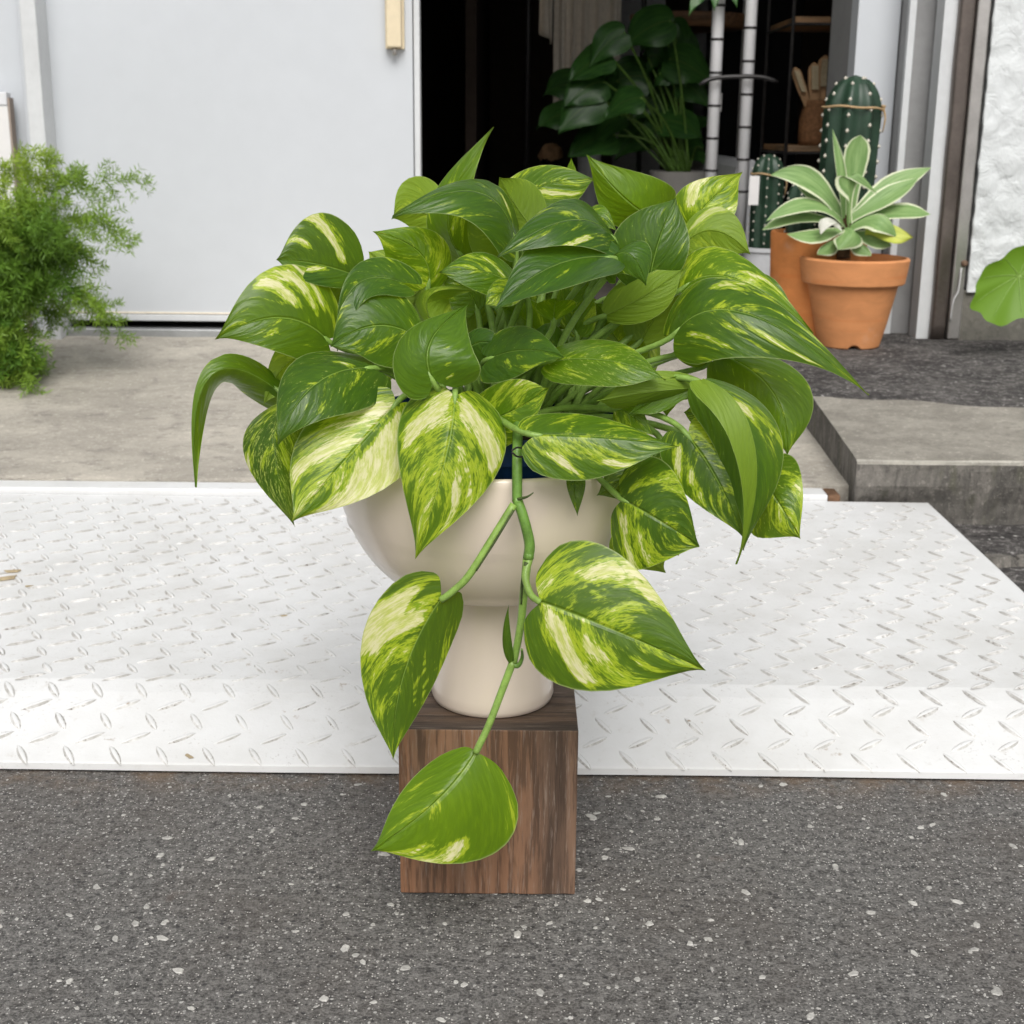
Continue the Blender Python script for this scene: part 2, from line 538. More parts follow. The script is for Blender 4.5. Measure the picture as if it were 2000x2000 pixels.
M = {}
M['asphalt'] = mat_asphalt()
M['apron'] = mat_concrete('pale_worn_concrete', (0.32, 0.295, 0.255), (0.47, 0.435, 0.375), (0.215, 0.195, 0.175), 5.5, 0.0020, (0.85, 1.1, 1), 0.30)
M['tier'] = mat_tier()
M['arris'] = mat_concrete('worn_arris', (0.36, 0.34, 0.30), (0.48, 0.455, 0.40), (0.26, 0.245, 0.21), 14, 0.0015, (1, 1, 1), 0.3)
M['slope'] = mat_concrete('grey_mortar', (0.215, 0.20, 0.172), (0.315, 0.295, 0.255), (0.19, 0.178, 0.155), 14, 0.0015, (0.8, 1.1, 1), 0.3)
M['side'] = mat_concrete('stained_mortar', (0.085, 0.080, 0.072), (0.20, 0.185, 0.165), (0.06, 0.056, 0.052), 13, 0.002, (1.6, 1.6, 0.5), 0.3, (0.10, 0.10, 0.065))
M['plinth'] = mat_concrete('mossy_plinth', (0.12, 0.115, 0.10), (0.19, 0.18, 0.155), (0.09, 0.088, 0.07), 9, 0.001, (1, 1, 1), 0.2, (0.085, 0.095, 0.055))
M['plate'] = mat_whiteplate()
M['lug'] = mat_whiteplate(True)
M['lug_side'] = mat_lugside()
M['rust'] = plain('rusty_edge', (0.15, 0.085, 0.05), 0.8, 0.5, 60, 0.2)
M['wood_front'] = mat_wood('weathered_timber', (0.088, 0.056, 0.040), (0.225, 0.135, 0.088), 2)
M['wood_top'] = mat_wood('weathered_timber_end', (0.060, 0.045, 0.037), (0.125, 0.098, 0.082), 0, 0.9, 0.7)
M['handle_wood'] = plain('pale_handle_wood', (0.70, 0.60, 0.42), 0.5, 0.06, 45, 0.4)
M['board'] = mat_wood('shelf_board', (0.20, 0.12, 0.06), (0.34, 0.22, 0.12), 0, 0.5)
M['tablewood'] = mat_wood('dark_table_wood', (0.16, 0.09, 0.05), (0.26, 0.16, 0.09), 0, 0.4)
M['ceramic'] = mat_ceramic('blush_ceramic', (0.85, 0.725, 0.625))
M['navy'] = plain('navy_plastic', (0.004, 0.028, 0.105), 0.42, 0.15, 40, 0.4)
M['soil'] = plain('soil', (0.035, 0.024, 0.016), 0.95, 0.5, 160, 0.2, 0, 0.004)
M['door'] = plain('white_door_paint', (0.55, 0.575, 0.605), 0.42, 0.025, 2.2, 0.4)
M['door_dark'] = plain('black_gap', (0.012, 0.012, 0.012), 0.8, 0.2, 20, 0.2)
M['alu'] = plain('grey_aluminium_sill', (0.42, 0.43, 0.44), 0.4, 0.12, 25, 0.5, 0.6)
M['jamb'] = plain('grey_jamb_paint', (0.27, 0.27, 0.27), 0.5, 0.10, 7, 0.4)
M['jamb_white'] = plain('white_jamb_paint', (0.60, 0.615, 0.625), 0.5, 0.06, 8, 0.4)
M['brown_metal'] = plain('bronze_metal', (0.16, 0.135, 0.12), 0.32, 0.18, 14, 0.5, 0.75)
M['steel'] = plain('dull_steel', (0.50, 0.48, 0.46), 0.33, 0.12, 18, 0.5, 0.85)
M['chrome'] = plain('polished_steel', (0.90, 0.90, 0.90), 0.10, 0.05, 20, 0.5, 1.0)
M['black_steel'] = plain('black_steel', (0.035, 0.033, 0.033), 0.4, 0.2, 40, 0.5, 0.3)
M['black_gloss'] = plain('black_lacquer', (0.010, 0.010, 0.011), 0.12, 0.1, 20, 0.5)
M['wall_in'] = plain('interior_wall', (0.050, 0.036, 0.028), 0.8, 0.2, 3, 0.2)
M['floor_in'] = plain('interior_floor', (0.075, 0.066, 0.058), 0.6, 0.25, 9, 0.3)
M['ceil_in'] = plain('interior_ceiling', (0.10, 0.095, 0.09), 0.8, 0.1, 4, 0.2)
M['linen'] = plain('linen', (0.82, 0.74, 0.62), 0.9, 0.08, 60, 0.1)
M['stucco'] = mat_stucco()
M['terra'] = mat_terracotta('terracotta', (0.66, 0.285, 0.115))
M['terra2'] = mat_terracotta('orange_terracotta', (0.66, 0.245, 0.075))
M['blade'] = mat_leaf()
M['stem'] = plain('green_stem', (0.125, 0.245, 0.040), 0.42, 0.3, 120, 0.45)
M['petiole'] = plain('pale_petiole', (0.215, 0.345, 0.070), 0.42, 0.25, 120, 0.45)
M['sheath'] = plain('dry_sheath', (0.055, 0.080, 0.022), 0.6, 0.4, 150, 0.3)
M['agave'] = mat_simple_leaf('agave_blade', (0.155, 0.285, 0.085), (0.285, 0.430, 0.160), (0.76, 0.80, 0.56), 0.18, 0.5, 0.78)
M['agave_yellow'] = mat_simple_leaf('agave_yellow_blade', (0.40, 0.47, 0.06), (0.56, 0.58, 0.10), (0.30, 0.25, 0.05), 0.12, 0.5, 0.9)
M['agave_white'] = mat_simple_leaf('agave_pale_blade', (0.62, 0.62, 0.54), (0.74, 0.73, 0.66), None, 0.2, 0.5)
M['agave_stem'] = plain('agave_stem', (0.10, 0.055, 0.03), 0.9, 0.4, 80, 0.2)
M['cactus'] = plain('cactus_skin', (0.022, 0.050, 0.030), 0.42, 0.3, 22, 0.4)
M['areole'] = plain('areole_wool', (0.62, 0.58, 0.50), 0.9, 0.1, 60, 0.1)
M['twine'] = plain('jute_twine', (0.42, 0.29, 0.16), 0.9, 0.25, 200, 0.1)
M['white_pot'] = plain('white_enamel', (0.66, 0.67, 0.69), 0.4, 0.05, 10, 0.4)
M['bright_band'] = plain('bright_band_white', (0.84, 0.84, 0.85), 0.15, 0.03, 10, 0.5)  # white colour stands in for the light of the bright bands
M['grey_pot'] = plain('pale_grey_clay', (0.48, 0.46, 0.43), 0.7, 0.08, 20, 0.3)
M['dark_leaf'] = mat_simple_leaf('dark_split_leaf', (0.028, 0.095, 0.020), (0.060, 0.165, 0.030), None, 0.18, 0.35, vein=(0.10, 0.17, 0.04))
M['round_leaf'] = mat_simple_leaf('round_leaf', (0.110, 0.230, 0.012), (0.175, 0.315, 0.018), None, 0.2, 0.45)
M['needle'] = mat_simple_leaf('fern_needle', (0.145, 0.265, 0.022), (0.265, 0.405, 0.050), None, 0.3, 0.5)
M['needle_dark'] = mat_simple_leaf('fern_needle_deep', (0.085, 0.195, 0.018), (0.165, 0.290, 0.032), None, 0.3, 0.5)
M['needle_young'] = mat_simple_leaf('fern_needle_young', (0.25, 0.38, 0.030), (0.36, 0.48, 0.060), None, 0.25, 0.5)
M['basket'] = plain('brown_wicker', (0.22, 0.105, 0.045), 0.7, 0.4, 120, 0.3, 0, 0.003)
M['brush_wood'] = plain('brush_wood', (0.42, 0.25, 0.13), 0.6, 0.2, 40, 0.3)
M['board_edge'] = plain('taupe_board_edge', (0.34, 0.28, 0.24), 0.7, 0.1, 30, 0.3)
M['bristle'] = plain('pale_bristle', (0.55, 0.46, 0.30), 0.8, 0.2, 200, 0.2)
M['paper'] = plain('white_paper', (0.72, 0.71, 0.70), 0.8, 0.03, 30, 0.2)
M['stone_chip'] = plain('pale_stone_chip', (0.44, 0.43, 0.405), 0.7, 0.35, 55, 0.3)
M['dry'] = plain('dry_wood_chip', (0.42, 0.34, 0.22), 0.8, 0.2, 90, 0.2)
M['screw'] = plain('rusty_bolt', (0.14, 0.09, 0.06), 0.7, 0.3, 80, 0.3)
M['wire'] = plain('grey_cable', (0.50, 0.50, 0.50), 0.5, 0.1, 40, 0.4)

# ------------------------------------------------------------------ the ground and the concrete
def sheet(name, V, Fc, mat, kind='structure'):
    o = mobj(name, V, Fc, mat)
    o['kind'] = kind
    return o
sheet('asphalt_ground', [(-60, -60, 0), (60, -60, 0), (60, 60, 0), (-60, 60, 0)], [(0, 1, 2, 3)], M['asphalt'])

def grid_surface(name, xs, rows, mat, amp, parent=None, kind='structure', mats=None, rowm=None, seed=0):
    """Solid sheet swept along x with profile rows of (y, z); a little uneven."""
    rg = random.Random(seed)
    V, Fc, mi = [], [], []
    n, m = len(rows), len(xs)
    for j, (y, z) in enumerate(rows):
        for x in xs:
            w = 0 if j in (0, n - 1) else amp
            V.append((x, y + rg.uniform(-w, w), z + rg.uniform(-w, w)))
    for j in range(n - 1):
        for i in range(m - 1):
            Fc.append((j * m + i, j * m + i + 1, (j + 1) * m + i + 1, (j + 1) * m + i))
            mi.append(rowm[j] if rowm else 0)
    o = mobj(name, V, Fc, mats or mat, parent, None, False, mi)
    if kind and parent is None: o['kind'] = kind
    return o
def lin(a, b, n): return [a + (b - a) * i / n for i in range(n + 1)]

Z_PL = 0.050                                     # level of the steel plate
Y_PL0 = UZ(1000, 1510, 0.004).y                  # front edge on the asphalt
Y_PLB = UZ(1000, 1345, 0.044).y                  # bend
Y_PL1 = UZ(1000, 974, Z_PL).y                    # rear edge
X_PL1 = UZ(1900, 1062, Z_PL).x                   # right edge
YF = 3.30                                        # plane of the sliding door
Z_SILL = U(500, 655, YF).z
Y_AP0 = Y_PL1 + 0.052
Z_TIER = 0.155
X_ST = UZ(1674, 901, 0.115).x                    # left side of the raised step
Y_ST0 = UZ(1674, 901, 0.115).y
Y_ST1 = UZ(1584, 774, 0.151).y
print('LAYOUT', Y_PL0, Y_PLB, Y_PL1, X_PL1, Z_SILL, X_ST, Y_ST0, Y_ST1)

rows = [(Y_AP0, -0.02), (Y_AP0, 0.062)] + [(y, 0.064 + (Z_SILL - 0.064) * (y - Y_AP0) / (YF - 0.04 - Y_AP0)) for y in lin(Y_AP0 + 0.01, YF - 0.04, 14)] + [(YF + 0.1, Z_SILL), (YF + 0.1, -0.02)]
grid_surface('concrete_apron', lin(-2.6, X_ST + 0.02, 60), rows, M['apron'], 0.0012, seed=1)
# raised step on the right: sloping mortar lip in front, old dark slab behind
def step_mesh():
    rg = random.Random(5)
    xs = lin(X_ST, 2.6, 70)
    ys = [(Y_ST0, 0.115), (Y_ST0 + 0.006, 0.1165)] + [(y, 0.1165 + (0.151 - 0.1165) * (y - Y_ST0) / (Y_ST1 - Y_ST0)) for y in lin(Y_ST0 + 0.05, Y_ST1, 6)]
    V, Fc, mi = [], [], []
    front = []
    m = len(xs)
    zf = [-0.02, 0.02, 0.045, 0.075, 0.100, 0.110]
    for j, z in enumerate(zf):
        for x in xs:
            y = Y_ST0 + rg.uniform(-1, 1) * 0.0015
            if z < 0.05: y += 0.010 + 0.006 * math.sin(x * 23) + rg.uniform(-1, 1) * 0.004
            V.append((x, y, z))
    def undul(x): return 0.035 * math.sin(x * 5.1 + 1.4) + 0.018 * math.sin(x * 13.0) + 0.008 * math.sin(x * 37) - 0.38 * max(0, x - 0.72)
    for j, (y, z) in enumerate(ys):
        for x in xs:
            k = (y - Y_ST0) / (Y_ST1 - Y_ST0)
            V.append((x, y + (undul(x) * k * k * min(1, (x - X_ST) / 0.05)), z + rg.uniform(-1, 1) * 0.0008))
    n = len(zf) + len(ys)
    for j in range(n - 1):
        for i in range(m - 1):
            Fc.append((j * m + i, j * m + i + 1, (j + 1) * m + i + 1, (j + 1) * m + i))
            mi.append(3 if j in (len(zf) - 1, len(zf)) else 1 if j < len(zf) - 1 else 0)
    # tier slab
    b = len(V)
    ty = lin(0, 1, 18)
    for q in ty:
        for i, x in enumerate(xs):
            y0 = Y_ST1 + undul(x) * min(1, (x - X_ST) / 0.05)
            y = y0 + (3.75 - y0) * q
            V.append((x, y, 0.151 if q == 0 else Z_TIER + rg.uniform(-1, 1) * 0.0016))
    for j in range(len(ty) - 1):
        for i in range(m - 1):
            Fc.append((b + j * m + i, b + j * m + i + 1, b + (j + 1) * m + i + 1, b + (j + 1) * m + i))
            mi.append(2)
    # left side
    side_idx = [j * m for j in range(n)] + [b + j * m for j in range(1, len(ty))]
    c = len(V)
    low = []
    for k in side_idx:
        v = V[k]
        V.append((v[0] + 0.004, v[1], -0.02))
        low.append(len(V) - 1)
    for k in range(len(side_idx) - 1):
        Fc.append((side_idx[k], side_idx[k + 1], low[k + 1], low[k]))
        mi.append(1)
    o = mobj('concrete_step', V, Fc, [M['slope'], M['side'], M['tier'], M['arris']], None, None, False, mi)
    return structure(o)
step_mesh()
# strip of rough ground between the plate and the step
sheet('rough_gutter', [(X_PL1 - 0.03, Y_PL0 - 0.1, 0.006), (2.6, Y_PL0 - 0.1, 0.006), (2.6, Y_ST0 + 0.02, 0.012), (X_ST - 0.05, Y_ST0 + 0.02, 0.012), (X_PL1 - 0.03, Y_PL1, 0.010)], [(0, 1, 2, 3, 4)], M['tier'])
rg = random.Random(9)
V, Fc = [], []
for i in range(26):                               # broken lip of the gutter
    x = 0.66 + i * 0.05
    b = len(V)
    for a in range(7):
        an = 2 * math.pi * a / 7
        V.append((x + 0.035 * math.cos(an) * rg.uniform(0.8, 1.2), 1.93 + 0.020 * math.sin(an) * rg.uniform(0.7, 1.3), 0.008))
    for a in range(7):
        an = 2 * math.pi * a / 7
        V.append((x + 0.026 * math.cos(an) * rg.uniform(0.8, 1.2), 1.93 + 0.014 * math.sin(an) * rg.uniform(0.7, 1.3), 0.022 + rg.uniform(-.003, .003)))
    for a in range(7): Fc.append((b + a, b + (a + 1) % 7, b + 7 + (a + 1) % 7, b + 7 + a))
    Fc.append(tuple(b + 7 + a for a in range(7)))
tag(mobj('rubble_lip', V, Fc, M['side']), 'broken mortar rubble along the gutter right of the white plate', 'rubble', kind='stuff')

# pale stone chips lying in the asphalt: uncountable
rg = random.Random(3)
V, Fc = [], []
for i in range(2600):
    y = 0.62 + (Y_PL0 - 0.01 - 0.62) * rg.random()
    x = rg.uniform(-0.62, 0.62) * (0.4 + y * 0.7)
    s = 0.00045 + 0.0033 * rg.random() ** 7
    n = rg.randint(5, 7)
    st, an0 = rg.uniform(1.0, 2.0), rg.uniform(0, math.pi)
    b = len(V)
    P = []
    for a in range(n):
        an = 2 * math.pi * a / n + rg.uniform(-.25, .25)
        q = Vector((s * st * math.cos(an) * rg.uniform(.7, 1.15), s * math.sin(an) * rg.uniform(.7, 1.15)))
        P.append((x + q.x * math.cos(an0) - q.y * math.sin(an0), y + q.x * math.sin(an0) + q.y * math.cos(an0)))
    for p in P: V.append((p[0], p[1], 0.0001))
    for p in P: V.append((x + (p[0] - x) * .8, y + (p[1] - y) * .8, 0.0004 + s * 0.18))
    for a in range(n): Fc.append((b + a, b + (a + 1) % n, b + n + (a + 1) % n, b + n + a))
    Fc.append(tuple(b + n + a for a in range(n)))
tag(mobj('stone_chips', V, Fc, M['stone_chip']), 'small pale stone chips scattered in the dark asphalt', 'stone chips', kind='stuff')

# ------------------------------------------------------------------ white tread plate
tp = thing('tread_plate_ramp', 'white painted steel tread plate ramp lying behind the wooden block', 'ramp', (0, Y_PL0, 0))
PROF = [(Y_PL0, 0.010), (Y_PLB - 0.012, 0.0415), (Y_PLB + 0.012, 0.0462), (Y_PL1, Z_PL)]
def plate_z(y):
    for (a, za), (b, zb) in zip(PROF[:-1], PROF[1:]):
        if y <= b: return za + (zb - za) * (y - a) / (b - a), math.atan2(zb - za, b - a)
    return Z_PL, 0.0
top, bot = [], []
xs = lin(-1.7, X_PL1, 50)
rows = [(Y_PL0 + 0.004, 0.0025), (Y_PL0 - 0.0005, 0.0030), (Y_PL0, 0.0095), (Y_PL0 + 0.002, 0.0108)] + PROF[1:] + [(Y_PL1, Z_PL - 0.008)]
V, Fc, mi = [], [], []
m = len(xs)
rg = random.Random(2)
for j, (y, z) in enumerate(rows):
    for i, x in enumerate(xs): V.append((x, y + (0.0012 * math.sin(x * 9) if j < 4 else 0), z + (0.0009 * math.sin(x * 5.0 + y * 6) if 3 < j < 7 else 0)))
for j in range(len(rows) - 1):
    for i in range(m - 1):
        Fc.append((j * m + i, j * m + i + 1, (j + 1) * m + i + 1, (j + 1) * m + i))
        mi.append(1 if j < 1 else 0)
b = len(V)                                        # right edge: plate thickness
for j in range(3, len(rows) - 1):
    y, z = rows[j]
    V.append((X_PL1, y, z)); V.append((X_PL1, y, z - 0.007))
for j in range(len(rows) - 5):
    Fc.append((b + 2 * j, b + 2 * j + 1, b + 2 * j + 3, b + 2 * j + 2)); mi.append(0)
mobj('plate', V, Fc, [M['plate'], M['rust']], tp, None, False, mi)
for y in (Y_PL0 + 0.25, Y_PL1 - 0.12):            # bearers that carry the plate above the asphalt
    V, Fc = boxgeo(-1.68, X_PL1 - 0.09, y, y + 0.04, 0.0, plate_z(y)[0] - 0.004)
    mobj('bearer', V, Fc, M['rust'], tp)
# raised lugs: lens-shaped, in two directions
def lug_mesh():
    L, W, H = 0.0168, 0.0042, 0.0019
    V, Fc = [], []
    n = 7
    for i in range(n):
        a = -1 + 2 * i / (n - 1)
        w = W * max(0.0, 1 - a * a) ** 0.75 + 0.0003
        h = H * max(0.0, 1 - a ** 4) ** 0.8
        V += [(a * L, -w, -0.0006), (a * L * .96, -w * 0.45, h), (a * L * .96, w * 0.45, h), (a * L, w, -0.0006)]
    for i in range(n - 1):
        for k in range(3):
            q = i * 4 + k
            Fc.append((q, q + 4, q + 5, q + 1))
    Fc += [(0, 1, 2, 3), ((n - 1) * 4 + 3, (n - 1) * 4 + 2, (n - 1) * 4 + 1, (n - 1) * 4)]
    me = bpy.data.meshes.new('tread_lug')
    me.from_pydata(V, [], Fc)
    me.polygons.foreach_set('use_smooth', [True] * len(me.polygons))
    me.materials.append(M['lug'])
    me.materials.append(M['lug_side'])
    mi = [1 if i < (n - 1) * 3 and i % 3 != 1 else 0 for i in range(len(Fc))]
    me.polygons.foreach_set('material_index', mi)
    return me, V, Fc, mi
lug_me, LV, LF, LMI = lug_mesh()
lugs = []
PX, QY = 0.0464, 0.0490
j = 0
y = Y_PL0 + 0.012
rowi = 0
while y < Y_PL1 - 0.008:
    odd = rowi % 2
    for i in range(-40, 20):
        off = (0.5 * PX if (rowi // 2) % 2 else 0) + (0.30 * PX if odd else 0) + y * 0.02
        x = i * PX + off
        if -1.3 < x < X_PL1 - 0.012:
            lugs.append((x, y, R(-58) if not odd else R(33)))
    y += QY / 2
    rowi += 1
def seen(x, y):
    d = Vector((x, y, 0.04)) - CAM
    zc = d.dot(_fw)
    return abs(d.dot(_rt) / zc) < 0.375
lugs = [q for q in lugs if q[0] > -1.15]
near = sorted([q for q in lugs if seen(q[0], q[1])], key=lambda q: q[1])[:300]
ns = set(near)
def lug_matrix(q):
    z, sl_ = plate_z(q[1])
    return Matrix.Translation((q[0], q[1], z)) @ Matrix.Rotation(sl_, 4, 'X') @ Matrix.Rotation(q[2], 4, 'Z')
base = Matrix.Translation(-ORG[tp.name])
for q in near:
    o = bpy.data.objects.new('tread_lug', lug_me)
    COL.objects.link(o)
    o.parent = tp
    o.matrix_local = base @ lug_matrix(q)
V, Fc = [], []
for q in lugs:
    if q in ns: continue
    b = len(V)
    mt = lug_matrix(q)
    V += [mt @ Vector(v) for v in LV]
    Fc += [tuple(b + k for k in f) for f in LF]
o = mobj('far_tread_lugs', V, Fc, [M['lug'], M['lug_side']], tp, None, True, LMI * (len(Fc) // len(LMI)))
o['kind'] = 'stuff'
# narrow white bar between plate and concrete
xb = UZ(1632, 968, Z_PL).x
sb = thing('edge_bar', 'narrow white steel bar between the tread plate and the concrete', 'steel bar', (0, Y_PL1, 0))
V, Fc = boxgeo(-1.7, xb - 0.02, Y_PL1 + 0.004, Y_PL1 + 0.050, 0.02, 0.060)
bevel(mobj('bar', V, Fc, M['plate'], sb), 0.003)
V, Fc = boxgeo(xb - 0.02, xb, Y_PL1 + 0.0045, Y_PL1 + 0.0495, 0.0205, 0.0597)
bevel(mobj('rusty_end', V, Fc, M['rust'], sb), 0.003)
V, Fc = boxgeo(-1.6, xb - 0.1, Y_PL1 + 0.008, Y_PL1 + 0.04, 0.0, 0.02)
mobj('foot', V, Fc, M['rust'], sb)

# ------------------------------------------------------------------ shop front: sliding door on the left
XD1 = U(822, 300, YF).x                          # right edge of door leaf
XD0 = U(60, 300, YF).x
ZD0 = U(500, 628, YF).z
dr = thing('sliding_door', 'large white sliding door with pale wooden handle left of the dark opening', 'door', ((XD0 + XD1) / 2, YF, ZD0))
xs_ = U(812, 300, YF).x
box('panel', XD0, xs_ - 0.005, YF, YF + 0.03, U(500, 613, YF).z, 1.89, M['door'], dr)
box('stile', xs_ - 0.002, XD1, YF - 0.008, YF + 0.034, ZD0, 1.89, M['jamb_white'], dr, bev=0.002)
box('bottom_rail', XD0, xs_ - 0.005, YF - 0.006, YF + 0.032, ZD0, U(500, 615.6, YF).z, M['jamb_white'], dr, bev=0.002)
box('trim_bead', XD0, xs_ - 0.005, YF - 0.003, YF + 0.001, U(500, 614, YF).z, U(500, 611, YF).z, M['linen'], dr)
xh0, xh1 = U(757, 60, YF).x, U(786, 60, YF).x
zh = U(770, 94, YF).z
hd = box('handle', xh0, xh1, YF - 0.035, YF - 0.012, zh, zh + 0.75, M['handle_wood'], dr, bev=0.003)
box('handle_backing', xh0 - 0.004, xh1 + 0.005, YF - 0.013, YF - 0.001, zh - 0.002, zh + 0.75, M['handle_wood'], hd)
tube('pin', [((xh0 + xh1) / 2, YF - 0.018, zh + 0.002), ((xh0 + xh1) / 2, YF - 0.018, zh - 0.016)], 0.0058, M['steel'], hd, 12)
sill = thing('door_track', 'grey aluminium floor track under the white sliding door', 'door track', (0, YF, Z_SILL))
box('rail', -2.2, 1.0, YF - 0.034, YF + 0.0, Z_SILL - 0.012, U(500, 641, YF).z, M['alu'], sill, bev=0.002)
box('groove', -2.2, 1.0, YF + 0.002, YF + 0.05, Z_SILL - 0.012, U(500, 640, YF).z, M['door_dark'], sill)
# post left of the door
YP = YF - 0.075
xp0, xp1 = U(60, 300, YP).x, U(86, 300, YP).x
post = thing('frame_post', 'white vertical frame post at the left end of the sliding door', 'post', ((xp0 + xp1) / 2, YP, Z_SILL - 0.02))
box('post', xp0, xp1 + 0.006, YP, YF + 0.06, Z_SILL - 0.015, 2.3, M['jamb_white'], post, bev=0.003)
box('flange', xp0 - 0.016, xp0 - 0.001, YP + 0.03, YP + 0.06, Z_SILL - 0.015, 2.3, M['door'], post, bev=0.002)
wl_ = thing('left_wall', 'white wall panel at the far left behind the feathery fern', 'wall', (-1.9, YF, 0.05))
box('panel', -2.6, xp0 - 0.018, YF - 0.01, YF + 0.08, 0.05, 2.4, M['door'], wl_)
# white board leaning at far left, with a thin brown edge
YB = YF - 0.06
xb1 = U(26, 300, YB).x
bd = thing('white_board', 'white board with brown edge standing behind the fern at far left', 'board', (xb1 - 0.3, YB, 0.12))
zb1 = U(10, 180, YB).z
box('board', xb1 - 0.6, xb1 - 0.004, YB, YB + 0.028, Z_SILL - 0.02, zb1 - 0.03, M['paper'], bd, bev=0.001)
box('top_strip', xb1 - 0.6, xb1 - 0.004, YB - 0.002, YB + 0.028, zb1 - 0.028, zb1, M['white_pot'], bd, bev=0.002)
box('edge_strip', xb1 - 0.003, xb1 + 0.001, YB - 0.001, YB + 0.027, Z_SILL - 0.02, zb1 - 0.012, M['board_edge'], bd)
box('print_mark', U(2, 322, YB).x, U(12, 322, YB).x, YB - 0.0016, YB - 0.0006, U(5, 324, YB).z, U(5, 320, YB).z, M['black_steel'], bd)

# ------------------------------------------------------------------ shop front: jambs on the right
YJ = 3.36
xj0, xj1 = U(1671, 100, YJ).x, U(1757, 100, YJ).x
jb = thing('right_door_leaf', 'white edge of the right hand door beside the tall cactus', 'door', ((xj0 + xj1) / 2, YJ, Z_TIER))
box('leaf_edge', xj0, xj1 - 0.004, YJ, YJ + 0.07, Z_TIER - 0.01, 2.3, M['door'], jb, bev=0.002)
box('inner_edge', xj0 + 0.004, xj0 + 0.03, YJ + 0.073, YJ + 0.30, Z_TIER - 0.01, 2.3, M['jamb'], jb)
YJ2 = 3.27
xg0, xg1 = U(1768, 200, YJ2).x, U(1829, 200, YJ2).x
jp = thing('grey_door_jamb', 'flat grey door jamb between the white door edge and white strip', 'door jamb', ((xg0 + xg1) / 2, YJ2, Z_TIER))
box('panel', xg0, xg1, YJ2 + 0.01, YJ2 + 0.12, Z_TIER - 0.01, 2.3, M['jamb'], jp)
box('bead', xg0 - 0.006, xg0 + 0.010, YJ2 + 0.002, YJ2 + 0.02, Z_TIER - 0.01, 2.3, M['jamb_white'], jp, bev=0.002)
YJ3 = 3.20
xw0, xw1 = U(1829, 200, YJ3).x, U(1860, 200, YJ3).x
jw = thing('white_door_strip', 'peeling white wooden strip between grey jamb and bronze pillar', 'door strip', ((xw0 + xw1) / 2, YJ3, Z_TIER))
V, Fc = [], []
rg = random.Random(12)
zs = lin(Z_TIER - 0.01, 2.3, 90)
for z in zs:
    e = rg.uniform(-.0022, .0022) if z < 1.0 else 0
    V += [(xw0, YJ3, z), (xw1 + e, YJ3, z), (xw1 + e, YJ3 + 0.06, z), (xw0, YJ3 + 0.06, z)]
for i in range(len(zs) - 1):
    for k in range(4): Fc.append((i * 4 + k, i * 4 + (k + 1) % 4, i * 4 + 4 + (k + 1) % 4, i * 4 + 4 + k))
mobj('strip', V, Fc, M['jamb_white'], jw)
box('crack_backing', xw1 - 0.002, xw1 + 0.02, YJ3 + 0.03, YJ3 + 0.10, Z_TIER - 0.01, 2.3, M['door_dark'], jw)
# bronze pillar
pb = UZ(1876, 665, Z_TIER)
YPp = pb.y
pc = U(1869, 300, YPp).x
pil = thing('bronze_pillar', 'shiny bronze metal pillar at the corner of the stucco wall', 'pillar', (pc, YPp, Z_TIER))
V, Fc = [], []
pw = 0.0175
sec = []
for k in range(28):                               # rounded-box section
    a = 2 * math.pi * k / 28
    c_, s_ = math.cos(a), math.sin(a)
    e = 0.42
    sec.append((pw * math.copysign(abs(c_) ** e, c_), pw * math.copysign(abs(s_) ** e, s_)))
zs = lin(Z_TIER - 0.002, 2.3, 60)
rg = random.Random(4)
for z in zs:
    d = 0.004 * math.exp(-((z - 0.46) / 0.06) ** 2)
    for (a, b_) in sec: V.append((pc + a + (d if a > 0 else 0) * 0.6 + 0.0006 * math.sin(z * 31), YPp + 0.03 + b_ + (d if b_ < 0 else 0), z))
for i in range(len(zs) - 1):
    for k in range(28):
        Fc.append((i * 28 + k, i * 28 + (k + 1) % 28, (i + 1) * 28 + (k + 1) % 28, (i + 1) * 28 + k))
Fc.append(tuple(range(27, -1, -1)))
mobj('shaft', V, Fc, M['brown_metal'], pil, None, True)
V, Fc = boxgeo(pc + pw + 0.001, pc + pw + 0.030, YPp + 0.006, YPp + 0.03, Z_TIER + 0.001, 2.3)
bevel(mobj('steel_angle', V, Fc, M['steel'], pil), 0.004)
bz = U(1893, 515, YPp).z
lathe('bolt', [(0.0075, 0.0), (0.0075, 0.005), (0.004, 0.009), (0.0, 0.0095)], (0, 0, 0), M['screw'], None, 14)
o = bpy.data.objects[[q.name for q in bpy.data.objects if q.name.startswith('bolt')][0]]
o.parent = pil
o.location = Vector((pc + pw + 0.024, YPp + 0.006, bz)) - ORG[pil.name]
o.rotation_euler = (R(90), 0, 0)
tube('cable', spline([(pc + pw + 0.018, YPp + 0.004, bz - 0.01), (pc + pw + 0.014, YPp - 0.002, bz - 0.06), (pc + pw + 0.004, YPp - 0.004, bz - 0.085), (pc + pw + 0.003, YPp, bz - 0.13)], 16), 0.0022, M['wire'], pil)
